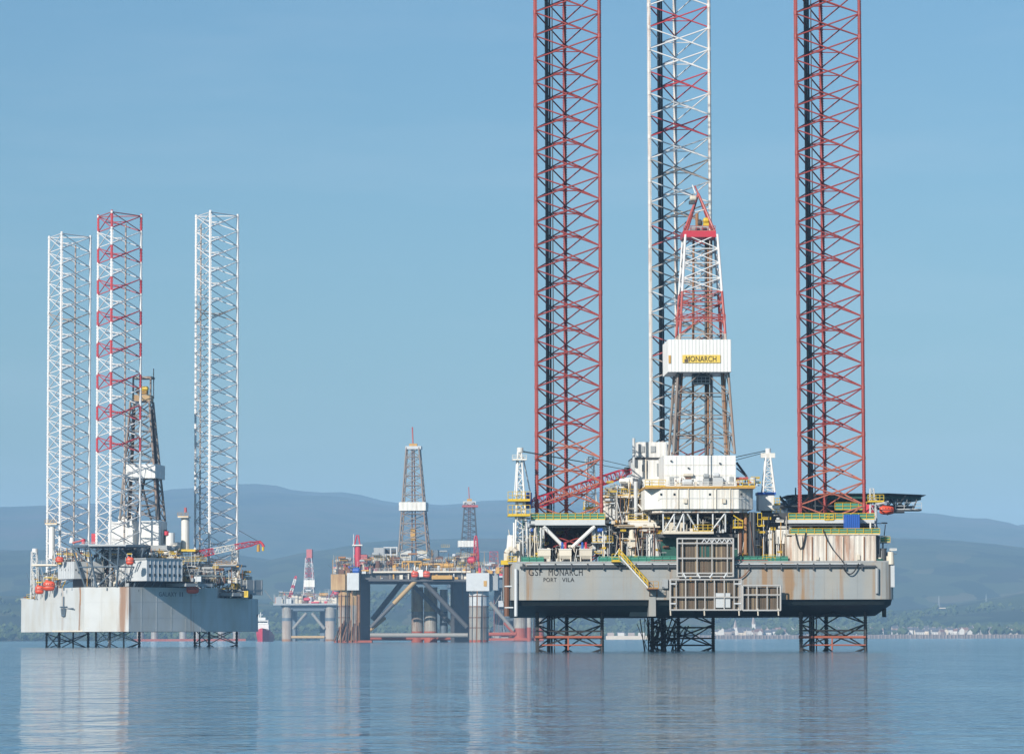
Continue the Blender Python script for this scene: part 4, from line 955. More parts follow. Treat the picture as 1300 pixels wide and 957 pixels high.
    R.slab('deck_level', 222, 738, 300, 740, 24, 10, GREY); R.rail(238, 300, 733.5, 738, 24, YELL, step=1.5); R.slab('deck_level', 40, 716, 72, 718, 20, 12, CREAM); R.rail(40, 72, 711.5, 716, 20, LGREY, step=1.5)
    R.slab('deck_level', 222, 697, 248, 700, 18, 10, YELL)
    for x0, y0, x1, y1, d0, d1, n_, sd in ((40, 718, 75, 760, 16, 22, 60, 511), (66, 694, 110, 716, -4, 6, 60, 512), (108, 698, 160, 744, -12, -8, 46, 513), (160, 694, 226, 712, 0, 6, 60, 514), (224, 716, 300, 740, 18, 26, 90, 515), (226, 740, 318, 760, 22, 30, 90, 516), (206, 700, 250, 730, 8, 14, 40, 517), (200, 690, 225, 712, 9, 16, 30, 518)):
        clutter(R, x0, y0, x1, y1, d0, d1, n_, sd, [DGREY, GREY, LGREY, CREAM, BROWN, OCHRE, BGREY, WHITE, DGREY], .62)
    house('shading_slab', (31.8, 17.6), (36.2, 23.9), 8, zs+.6, zs+1.6, GREY, 30); house('side_tank', (34.6, 25.5), (38.4, 31.0), 5, zs+1.0, zs+5.5, GREY, 30)  # first slab is added, overhanging to cast shade strips on the hull
    house('shading_boat_deck', (21.2, -1.0), (27.6, 8.0), 9, zt+.3, zt+1.2, GREY, 30); house('shading_pipe_deck', (21.0, .2), (30.2, 13.2), 12, zq0+1.5, zq0+2.0, CREAM, 30)  # overhanging decks added to keep the hull side in shade
    clutter(R, 210, 712, 250, 738, -1, 8, 70, 521, [DGREY, GREY, LGREY, CREAM, BROWN, OCHRE, BGREY, WHITE], .75); clutter(R, 212, 739, 256, 747, 2, 8, 26, 522, [DGREY, GREY, LGREY, YELL, BGREY], .6)
    R.rail(214, 262, 706.5, 712, 3, YELL, step=1.5); R.rail(212, 236, 733, 738, 1, OCHRE, step=1.5)
    for i in range(9): R.bar('hull_stiffener', (70+i*11, 746, -12+abs(i-6)*1.9), (70+i*11, 749.5, -12+abs(i-6)*1.9), .22, BGREY)
    # derrick
    D = 22
    b0, b1, t0, t1 = R.L(157, 661, D), R.L(205, 661, D), R.L(168, 510, D), R.L(192, 510, D)
    dk = tower(R, 'derrick', ((b0.x+b1.x)/2, D), b1.x-b0.x, b0.z, ((t0.x+t1.x)/2, D), t1.x-t0.x, t0.z, 8, 'X', .36, .16, lambda t: DWEA, faces=(0, 3))
    R.corr('racking_wind_wall', 157, 589, 199, 607, D-6.3, 12.6, WHITE2, 1.4, .08, parent=dk)
    R.box('crown_platform', 168, 501, 190, 509, D-3, 6, TAN, dk); R.box('crown_block', 174, 491, 186, 500, D-2, 3, OCHRE, dk); R.hcyl('sheave', 179, 490, 188, 496, D-2.6, YELL, dk); R.hcyl('sheave', 171, 493, 178, 499, D-2.5, BROWN, dk)
    for px in (169, 191):
        for d in (D-2.6, D+2.6): R.bar('crown_post', (px, 509, d), (px+.3, 478, d), .3, DWEA, dk)
    R.box('crown_frame', 168, 477.5, 192, 480.5, D-2.8, 5.6, DWEA, dk); R.bar('aerial', (195, 468, D), (195, 506, D), .15, DGREY, dk)
    for px in (163, 165, 199, 201, 203): R.bar('standpipe', (px, 660, D-4), (px+(6 if px < 180 else -8), 520, D-2), .3, (DGREY, BROWN, DWEA, DGREY)[px % 4], dk)
    R.bar('travelling_guide', (184, 607, D), (172, 660, D), .32, DGREY, dk); R.bar('travelling_guide', (178, 607, D), (192, 660, D), .32, DGREY, dk)
    # crane pedestals
    R.cyl('crane_pedestal', 229, 657, 239.5, 697, 20, WHITE, n=14); R.slab('crane_platform', 225.5, 655, 239, 657, 19, 4, CREAM); R.rail(225.5, 239, 650.5, 655, 19, OCHRE, step=1); R.cyl('crane_lamp', 233.5, 644, 237, 650, 20.5, LFRED)
    R.box('crane_cab', 221, 688, 229, 705, 19, 4, WHITE2)
    R.cyl('crane_pedestal', 61, 668, 69, 709, 24, WHITE2, n=14); R.slab('crane_platform', 57, 664, 72, 666, 23, 4, CREAM); R.rail(57, 72, 659.5, 664, 23, OCHRE, step=1)
    tower(R, 'boom_rest', (R.L(43.5, 740, 26).x, 26), 1.9, zs, (R.L(43.5, 720, 26).x, 26), 1.5, R.L(43, 700, 26).z, 8, 'Z', .13, .08, lambda t: WHITE2, faces=(0, 3)); R.cyl('beacon', 40, 696, 47, 701, 25, WHITE2)
    tower(R, 'boom_rest', (R.L(298.5, 740, 30).x, 30), 2.0, zs, (R.L(298.5, 720, 30).x, 30), 1.9, R.L(298, 697, 30).z, 10, 'X', .13, .09, lambda t: WHITE2, faces=(0, 3))
    tip = R.L(329, 688, 30); heel = R.L(244, 705, 22)
    boom(R, 'crane_boom', heel, tip, 2.0, 1.2, 16, .15, .08, lambda t: CRED if t < .3 or t > .62 else WHITE)
    R.pipe('boom_tip', [(329, 687, 30), (333, 690, 30), (335, 694, 30)], .4, CRED); R.bar('hook_block', (328, 691, 30), (328, 700, 30), .5, OCHRE); R.bar('hook_block', (334, 694, 30), (334, 699, 30), .35, YELL)
    R.bar('boom_stay', (303, 673, 36), (328, 687, 30), .08, ROPE)
    for i in range(4): R.hcyl('radiator_bank', 255.5, 719+i*5, 271, 723.3+i*5, 25, GREY)
    R.slab('stern_stage', 304, 735, 317, 737, 34, 4, CREAM); clutter(R, 303, 724, 316, 736, 34, 37, 10, 57, [CREAM, OCHRE, LGREY], .8); clutter(R, 296, 748, 320, 760, 31, 36, 18, 59, [BLUE, DGREEN, DGREY, GREY], .7)
    R.bar('stern_fender', (318, 771, 44), (327, 782, 44), .35, BGREY); R.bar('stern_fender', (318, 782, 44), (327, 782, 44), .3, BGREY)
    R.box('side_fender', 29.5, 757, 33, 802, 29, 3, BROWN); R.slab('side_platform', 26, 759, 36, 761.5, 28.5, 6, GREY)
    # red pots and hoses on the hull
    R.cyl('wellhead_cap', 103, 684, 108, 690, -2, CRED); R.bar('red_davit', (92, 689, -1), (104, 686, -1), .3, LFRED); R.cyl('satellite_dome', 87, 682, 94, 689, 3, WHITE2, cone=.6); R.box('red_locker', 116, 677, 122, 690, 4, 2, CRED)
    for i, (xa, xb, sg) in enumerate(((121, 135, 0), (140, 131, 0), (168, 174, 0), (176, 170, 0))):
        y0 = 748; d = -11-.6 if xa < 165 else -8.5
        R.pipe('hull_hose', [(xa, y0, d-.3), ((xa*2+xb)/3, y0+20, d-.3), (xb, y0+46, d-.3)], .1, ROPE)
    R.bar('rust_pipe', (102.5, 748, -9.5), (103, 768, -9.5), .3, RUSTM); R.bar('hanging_bar', (191, 773, -3.5), (207, 773, -.5), .3, DGREY)
    R.pipe('mooring_bracket', [(75, 773, 7), (93, 772, -7)], .18, BGREY)
    a = Vector((6.5, -12, 0)); b_ = Vector((27, 17, 0)); e = (b_-a).normalized(); nn = Vector((e.y, -e.x, 0))
    p = a+e*15.5+nn*.04; p.z = R.L(207, 754, 0).z
    text_mesh('lettering', 'GALAXY', 7.2, 1.3, LETB, root, p, rz=atan2(e.y, e.x), spacing=1.1); text_mesh('lettering', 'II', 1.3, 1.3, LETB, root, p+e*5.4, rz=atan2(e.y, e.x), spacing=1.1)
    # anchor stowed on the port bow
    an = link('anchor', None, root); q = Vector((-6.5, -12, 0)).lerp(Vector((-27, 17, 0)), .42); e2 = (Vector((6.5, -12, 0))-Vector((-27, 17, 0))); e2 = Vector((-e.x, e.y, 0)); n2 = Vector((-nn.x, nn.y, 0))
    zz = R.L(85, 770, 0).z; o = q+n2*.3
    pt = lambda u, v: o+e2*u+Vector((0, 0, zz+v))
    bar('shank', pt(0, 3), pt(0, -2.4), .2, BGREY, an); bar('stock', pt(-2.6, 0), pt(2.6, 0), .16, BGREY, an); bar('arm', pt(-1.5, -.5), pt(-.9, -2.6), .3, BGREY, an); bar('arm', pt(1.5, -.5), pt(.9, -2.6), .3, BGREY, an); bar('arm', pt(-.9, -2.6), pt(.9, -2.6), .3, BGREY, an)
    for x0, y0, x1, y1, d, lab in ((44, 742, 55, 754, 8, 'lower orange lifeboat of the pair at the left end of the white-legged rig'), (54, 736, 69, 750, 2, 'upper orange lifeboat of the pair at the left end of the white-legged rig'),
                                  (70, 706, 80, 714, -7, 'small orange boat above the grey control house on the white-legged rig'), (159.5, 706, 169.5, 717, -19, 'small orange boat beside the dark bow jack frame'),
                                  (236, 740, 252, 753.5, 3.5, 'orange lifeboat on the right side of the white-legged rig')):
        lifeboat(R, x0, y0, x1, y1, d, lab)
        R.bar('lifeboat_davit', (x0+2, y0-3, d+3), (x0+3, y1+2, d+5.5), .2, LGREY); R.bar('lifeboat_davit', (x1-2, y0-3, d+3), (x1-3, y1+2, d+5.5), .2, LGREY)
        R.bar('davit_beam', (x0+2, y0-3, d+3), (x1-2, y0-3, d+3), .18, YELL)
galaxy()

# ------------------------------------------------------------------ semi-submersible rigs farther off
def far_derrick(R, x0, x1, ybase, t0, t1, ytop, d, mats, box=None, mast=None, parent=None, n=9, name='derrick'):
    a, b_, c, e = R.L(x0, ybase, d), R.L(x1, ybase, d), R.L(t0, ytop, d), R.L(t1, ytop, d)
    k = (b_.x-a.x)/16
    dk = tower(R, name, ((a.x+b_.x)/2, d), b_.x-a.x, a.z, ((c.x+e.x)/2, d), e.x-c.x, c.z, n, 'X', .45*k, .2*k, mats, single=False)
    if box:
        bx0, by0, bx1, by1 = box; w = R.L(bx1, by0, d).x-R.L(bx0, by0, d).x
        R.corr('racking_wind_wall', bx0, by0, bx1, by1, d-w/2, w, WHITE, 2.5, .1, parent=dk)
    for q in (.42, .56): R.bar('guide_rail', (x0+(x1-x0)*q, ybase, d), (t0+(t1-t0)*q, ytop, d), .35*k, BROWN, dk)
    if mast: R.bar('crown_mast', ((t0+t1)/2, ytop, d), ((t0+t1)/2-1, mast, d), .4*k, DRED, dk); R.box('crown_block', t0+3, ytop-5, t1-3, ytop, d-1.5, 3, OCHRE, dk); R.box('crown_platform', t0-2, ytop-2, t1+2, ytop+2, d-3*k-1, 6*k+2, LGREY, dk)
    return dk

def column(R, px, w, y0, y1, d, bands, parent=None, n=20):
    """Round column: stacked painted bands, flared foot at the water."""
    node = link('column', None, R.par(parent))
    for i, (ya, yb, mat) in enumerate(bands):
        a, b_ = R.L(px-w/2, yb, d), R.L(px+w/2, ya, d); r = (b_.x-a.x)/2*(1-.004*i)
        z0 = -3 if i == len(bands)-1 else a.z
        MB().tube((a.x+r, d+r, z0), (a.x+r, d+r, b_.z), r, n=n).build('column_band', mat, node, smooth=False)
    return node

COLD = paint('column_dark_grey', (0.085, 0.09, 0.1), .65, .3, .4, (.12, .06, .035), (.2, .2, .02), vscale=.1)
S1 = Rig('semisubmersible_rig', 530, 2280.0, rad(-4), 'rusty orange and grey semi-submersible rig with tall derrick in the middle distance')
def semi1():
    R = S1; root = R.root
    # columns: port group of two, starboard column, two behind
    column(R, 436, 15, 726, 815, 0, [(724, 768, TAN), (768, 812, COLG), (812, 815, PONT)])
    column(R, 449, 11, 740, 815, 2, [(724, 768, TAN), (768, 812, COLG), (812, 815, PONT)])
    R.box('column_house', 420, 728.5, 438, 749, -2, 12, TAN); R.box('column_house', 440.5, 727, 455.5, 749, -4, 10, LGREY)
    R.wedge('column_block', [(455.6, 1), (470, 22), (462, 26), (445, 6)], 726, 815, COLD, base=-3); R.cyl('column_stripe', 452.5, 726, 457.5, 812, 1, RUSTM)
    for i in range(9):
        R.bar('fender_frame', (424+i*3.6, 814, -3), (432+i*2.6, 795-(i % 3)*4, -2), .5, BROWN)
    R.box('waterline_fender', 424, 812.5, 472, 816, -3, 6, PONT)
    column(R, 607, 25, 726, 815, 0, [(738, 769, LGREY), (769, 812, COLG), (812, 816, PONT)])
    R.box('column_house', 592, 727, 621, 750, -3, 14, LGREY); R.box('column_house', 621, 727, 632, 749, 1, 12, GREY); R.wedge('column_block', [(577, 30), (596, 44), (590, 56), (572, 42)], 738, 815, COLD, base=-3)
    R.box('rust_door', 614, 737, 618, 744, -3.3, .4, OCHRE)
    column(R, 529, 15, 745, 815, 48, [(745, 776, TAN), (776, 801, COLG), (801, 815, PONT)]); column(R, 546, 17, 745, 815, 46, [(745, 776, TAN), (776, 801, COLG), (801, 815, PONT)])
    column(R, 563, 10, 748, 815, 52, [(748, 776, LGREY), (776, 815, BGREY)])
    # deck box
    R.box('deck_box', 455, 727, 596, 735.5, 4, 52, COLD); R.slab('main_deck', 452, 724.5, 598, 727, 1, 58, CREAM); R.bar('deck_girder', (468, 736.5, 2), (594, 737, 2), .9, COLD); R.bar('deck_girder', (468, 739.5, 46), (594, 740, 46), .9, BGREY)
    # braces
    R.bar('diagonal_brace', (471, 796, 4), (528, 737, 3), 1.3, COLD, n=12); R.bar('diagonal_brace', (500, 766, 3.4), (528, 737, 2.9), 1.45, TAN, n=12)
    R.bar('diagonal_brace', (538, 738, 4), (593, 796, 5), 1.5, COLD, n=12); R.bar('diagonal_brace', (473, 786, 44), (511, 738, 40), 1.8, DGREY, n=12); R.bar('diagonal_brace', (524, 742, 40), (578, 797, 44), 1.4, DGREY, n=12)
    R.bar('horizontal_brace', (470, 806, 5), (594, 806, 6), 1.4, COLG, n=12); R.bar('diagonal_brace', (470, 800, 42), (489, 784, 46), 1.0, TAN, n=12); R.bar('horizontal_brace', (470, 810, 50), (580, 810, 50), 1.3, PONT, n=12)
    # deck kit
    R.box('engine_house', 474.5, 695, 487.5, 725, 8, 14, GREY); fr = link('framed_house', None, root)
    R.box('house_back', 489, 697, 503, 725, 15, 3, DGREY, fr)
    for px in (488, 496, 504): R.bar('frame_post', (px, 694, 9), (px, 725, 9), .5, LGREY, fr)
    for py in (695, 704, 713): R.bar('frame_beam', (488, py, 9), (504, py, 9), .5, LGREY, fr)
    R.bar('frame_brace', (489, 705, 9), (503, 722, 9), .4, LGREY, fr); R.box('house_floor_kit', 490, 716, 502, 725, 10, 4, CREAM, fr)
    R.box('pipe_rack', 508, 699, 522, 712, 10, 6, LGREY); R.box('pipe_rack', 528, 699, 545, 714, 18, 6, LGREY); R.box('dark_tanks', 542, 698, 556, 722, 14, 5, BGREY); R.box('crane_house', 550, 698, 557, 712, 22, 4, GREY)
    for i, (xa, xb, ya) in enumerate(((511, 535, 713), (533, 560, 716), (545, 567, 718), (556, 590, 722), (500, 530, 724))):
        R.bar('yellow_beam', (xa, ya, 4+i), (xb, ya, 4+i), .7, OCHRE)
        for k in range(4):
            px = xa+(xb-xa)*k/3; R.bar('yellow_post', (px, ya, 4+i), (px, 726, 4+i), .5, OCHRE)
        R.bar('yellow_brace', (xa, 726, 4+i), (xa+8, ya, 4+i), .4, OCHRE)
    R.box('yellow_skid', 548, 730, 574, 735, -1, 3, OCHRE); R.rail(470, 598, 721, 725, 1.5, LGREY, step=3, r=.12)
    clutter(R, 505, 706, 598, 726, 5, 30, 80, 61, [OCHRE, CREAM, GREY, BGREY, LGREY, YELL, WHITE, DGREY], 1.0)
    clutter(R, 422, 708, 475, 728, 0, 25, 60, 62, [CRED, CREAM, LGREY, BLUE, OCHRE, DGREY, LFRED], .8)
    clutter(R, 470, 727, 595, 735, 1, 3, 26, 63, [CREAM, OCHRE, LGREY, DGREY], .6)
    clutter(R, 590, 715, 640, 728, 0, 12, 36, 64, [CRED, CREAM, LGREY, BLUE, OCHRE, LFRED], .7)
    for x0, y0, x1, y1, d0, d1, n_, sd in ((422, 706, 475, 728, -2, 10, 60, 611), (470, 700, 510, 726, 3, 12, 50, 612), (505, 700, 600, 727, 1, 10, 110, 613), (588, 712, 634, 728, -2, 10, 46, 614), (540, 694, 560, 725, 8, 16, 30, 617)):
        clutter(R, x0, y0, x1, y1, d0, d1, n_, sd, [DGREY, GREY, CREAM, BROWN, OCHRE, BGREY, DGREY, RUSTM, LGREY], .8)
    clutter(R, 466, 702, 512, 727, 2, 14, 40, 621, [GREY, DGREY, CREAM, LGREY, BROWN, OCHRE], 1.3); clutter(R, 540, 706, 598, 727, 2, 20, 60, 622, [OCHRE, GREY, DGREY, CREAM, BGREY, BROWN], 1.3); clutter(R, 422, 700, 470, 727, 2, 14, 36, 623, [CRED, GREY, CREAM, BLUE, OCHRE, DGREY], 1.1)
    for i, px in enumerate((428, 433, 441, 447, 600, 606, 613)):
        R.bar('anchor_chain', (px, 750, -4.4), (px-.6, 815, -4.0), .32, RUSTM if i % 2 else DGREY)
    for px, w_, d_ in ((436, 15, 0), (607, 25, 0)):
        a_ = R.L(px, 800, d_).x; r_ = (R.L(px+w_/2, 800, d_).x-R.L(px-w_/2, 800, d_).x)/2
        for py in (757, 770, 784, 797): z_ = R.L(px, py, d_).z; MB().tube((a_, d_+r_, z_), (a_, d_+r_, z_+.5), r_+.25, n=20).build('column_ring', BROWN, root)
    far_derrick(R, 508, 544, 701, 516.5, 532.5, 568, 18, lambda t: DWEA, (506.5, 637, 540.5, 648), 542, n=11)
    R.box('travelling_block', 521, 671, 527, 686, 17, 3, OCHRE)
    # red crane
    cr_ = link('pedestal_crane', None, root)
    R.cyl('crane_tower', 450, 692, 458, 719, 6, CRED, cr_); R.slab('crane_platform', 447, 691, 460, 692.6, 5, 5, WHITE, cr_); R.bar('crane_post', (450, 692, 7), (453, 679, 8), .5, CRED, cr_); R.bar('crane_post', (457, 692, 7), (455, 679, 8), .5, CRED, cr_); R.bar('crane_post', (449, 678, 7), (449, 718, 7), .3, LGREY, cr_)
    R.box('machine_house', 458, 704, 466, 716, 6, 5, LFRED, cr_); R.hcyl('blue_dome', 447, 720, 457, 728, -3, BLUE)
    cr2 = link('pedestal_crane', None, root); R.hcyl('machine_house', 593, 706, 604, 716, 4, CRED, cr2)
    a, b_ = R.L(605, 712, 6), R.L(604, 680, 6); boom(R, 'crane_boom', a, b_, 3.2, 1.8, 8, .3, .18, lambda t: CRED, cr2, single=False); R.bar('crane_post', (609, 724, 6), (606, 700, 6), .7, LFRED, cr2)
    for px, lab in ((522, 'left orange lifeboat hung under the deck of the rusty semi-submersible'), (537, 'right orange lifeboat hung under the deck of the rusty semi-submersible')):
        lifeboat(R, px, 724, px+9, 733, -2.5, lab); R.bar('lifeboat_davit', (px+4.5, 718, 1.5), (px+4.5, 724, 0), .3, WHITE2)
    R.box('muster_station', 531, 723, 537, 732, -1, 2, WHITE2)
semi1()

S2 = Rig('semisubmersible_rig', 640, 3000.0, rad(3), 'dark semi-submersible rig behind the left end of the near hull with lattice derrick')
def semi2():
    R = S2; root = R.root
    R.box('deck_box', 570, 733, 690, 746, 0, 60, BGREY); R.slab('main_deck', 566, 730.5, 694, 733, -3, 66, LGREY); R.box('deck_stripe', 641, 751, 655, 754.5, -3.5, 1, OCHRE)
    for px, w in ((661, 17), (590, 18), (684, 14)): column(R, px, w, 745, 812, 0, [(744, 797, COLG), (797, 812, PONT)])
    column(R, 672, 6, 745, 812, -8, [(745, 796, COLG), (796, 812, PONT)]); R.box('column_side', 628, 746, 652, 812, 30, 12, BGREY)
    R.bar('diagonal_brace', (622, 764, 2), (652, 800, 2), 1.6, COLG, n=10); R.bar('diagonal_brace', (640, 790, 2), (652, 803, 2), 1.3, PONT, n=10); R.bar('horizontal_brace', (600, 805, 2), (655, 804.5, 2), 1.5, PONT, n=10); R.box('pontoon', 575, 809.5, 690, 813, -3, 20, PONT)
    clutter(R, 570, 700, 690, 731, -2, 10, 80, 711, [DGREY, GREY, CREAM, BROWN, OCHRE, BGREY, CRED], 1.0); clutter(R, 590, 746, 690, 810, 2, 25, 40, 712, [DGREY, GREY, BROWN, BGREY, PONT], 1.1)
    far_derrick(R, 584, 607, 712, 590, 602, 638, 15, lambda t: DGREY if t < .8 else BROWN, (582, 686, 605, 694), 618, n=10)
    R.slab('crown_platform', 587, 641, 607, 643.5, 9, 12, LFRED)
    far_derrick(R, 621, 633, 730, 622, 632, 700, 20, lambda t: CRED if int(t*8) % 2 else LFRED, None, None, n=5, name='lattice_frame')
    clutter(R, 600, 716, 685, 731, 0, 30, 40, 71, [LFRED, LGREY, WHITE, BLUE, GREY, CREAM], 1.0)
    clutter(R, 566, 745, 690, 770, 4, 8, 20, 72, [LGREY, GREY, BGREY, WHITE], 1.0)
semi2()

TANC = paint('column_tan_grey', (0.36, 0.30, 0.25), .65, .25, .5, (.2, .1, .06), (.15, .15, .02), vscale=.1)
S3 = Rig('semisubmersible_rig', 391, 3900.0, rad(-6), 'small distant semi-submersible rig with red and white derrick standing on two pale columns')
def semi3():
    R = S3; root = R.root
    for px in (363.5, 418.5): column(R, px, 13.5, 768, 815, 0, [(766, 784, COLG), (784, 788, BGREY), (788, 811, TANC), (811, 815, RUSTM)])
    for px in (372, 409): R.box('column_side', px-3, 770, px+3, 815, 45, 14, BGREY)
    R.box('deck_box', 357, 768, 428, 773, 2, 60, BGREY); R.slab('main_deck', 347, 765.5, 430, 768, -4, 70, GREY)
    R.bar('diagonal_brace', (372, 798, 2), (389, 778, 2), 1.7, COLG, n=10); R.bar('diagonal_brace', (396, 778, 2), (412, 798, 2), 1.7, COLG, n=10); R.bar('horizontal_brace', (370, 808.5, 2), (412, 808.5, 2), 1.5, TAN, n=10); R.bar('horizontal_brace', (372, 774, 2), (412, 774, 2), 1.6, BGREY, n=10)
    R.box('accommodation', 350, 758, 362, 766, 0, 20, CREAM); R.box('accommodation', 370, 755, 384, 766, 4, 20, CREAM); R.box('accommodation', 404, 757, 414, 766, 4, 20, CREAM); R.box('accommodation', 418, 758, 428, 766, 2, 20, CREAM)
    clutter(R, 348, 752, 430, 766, 0, 25, 70, 81, [LFRED, LGREY, WHITE, CREAM, GREY, BROWN, WHITE2, OCHRE], 1.1)
    clutter(R, 347, 748, 430, 767, -4, 10, 90, 811, [DGREY, GREY, CREAM, BROWN, OCHRE, BGREY, CRED, LGREY], 1.0)
    far_derrick(R, 385.5, 400, 766, 388.5, 396, 708, 18, lambda t: (CRED, LFRED, WHITE, CRED, LWHITE)[int(t*9) % 5], (386, 736, 399.5, 745), None, n=9)
    R.box('crown_frame', 389, 697, 396, 708, 14, 8, LFRED); R.box('travelling_block', 392, 756, 397, 761, 12, 6, OCHRE)
    boom(R, 'crane_boom', R.L(367, 762, 6), R.L(376, 731, 6), 3, 2, 8, .5, .3, lambda t: CRED if int(t*6) % 2 else WHITE, single=False); R.bar('crane_post', (365, 764, 6), (361, 753, 6), .8, CRED); R.bar('crane_post', (421, 758, 6), (424, 748, 6), 1.0, CRED); R.bar('crane_post', (419, 758, 6), (424, 750, 6), .8, CRED)
semi3()

S4 = Rig('semisubmersible_rig', 215, 4600.0, rad(4), 'faint low semi-submersible with red columns seen under the white hull')
def semi4():
    R = S4; root = R.root
    for px in (178, 196, 232, 250, 281, 300): column(R, px, 9, 792, 814, 0, [(785, 802, LGREY), (802, 814, COLG)], n=12)
    R.box('deck_box', 170, 778, 308, 787, 0, 60, LGREY); R.box('pontoon', 168, 810.5, 312, 814, -4, 24, PONT)
    clutter(R, 172, 765, 306, 779, 4, 40, 30, 91, [LFRED, LGREY, WHITE, CREAM], 1.2)
semi4()

# ------------------------------------------------------------------ supply ship, bow on
V = Rig('supply_ship', 333, 3600.0, rad(0), 'red-hulled supply ship with white wheelhouse lying beside the white-hulled rig', 'ship')
def ship():
    R = V; root = R.root; sc = FPX/3600
    z = lambda py: R.L(333, py, 0).z
    def ring(y, hw, zt): return [(-hw*.75, y, -1.5), (hw*.75, y, -1.5), (hw, y, zt*.6), (hw*1.02, y, zt), (-hw*1.02, y, zt), (-hw, y, zt*.6)]
    MB().loft([ring(-2, .3, z(797)), ring(3, 3.4, z(798)), ring(10, 6.6, z(799)), ring(22, 7.6, z(802)), ring(70, 7.6, z(806)), ring(76, 7.0, z(806))]).build('ship_hull', CRED, root)
    R.box('forecastle_house', 325.5, 792, 341, 799.5, 9, 10, WHITE2); R.box('bridge', 324.5, 787, 340.5, 791.8, 10, 8, WHITE2); R.box('bridge_window', 325.5, 788.3, 339.5, 790, 9.8, .3, GLASS); R.box('upper_house', 327, 783.5, 337, 786.8, 11, 6, WHITE2)
    R.bar('ship_mast', (331, 784, 13), (331, 777, 13), .4, WHITE2); R.bar('ship_mast', (328, 780, 13), (334, 780, 13), .25, WHITE2); R.cyl('funnel', 338, 786, 341.5, 793, 20, WHITE2); R.cyl('radar_dome', 327, 780.5, 329.5, 783.5, 12, WHITE2)
    R.rail(325, 341, 797, 799.5, 4, WHITE2, step=2, r=.15); R.box('aft_deck_load', 337, 802, 345, 806, 40, 14, PONT)
ship()

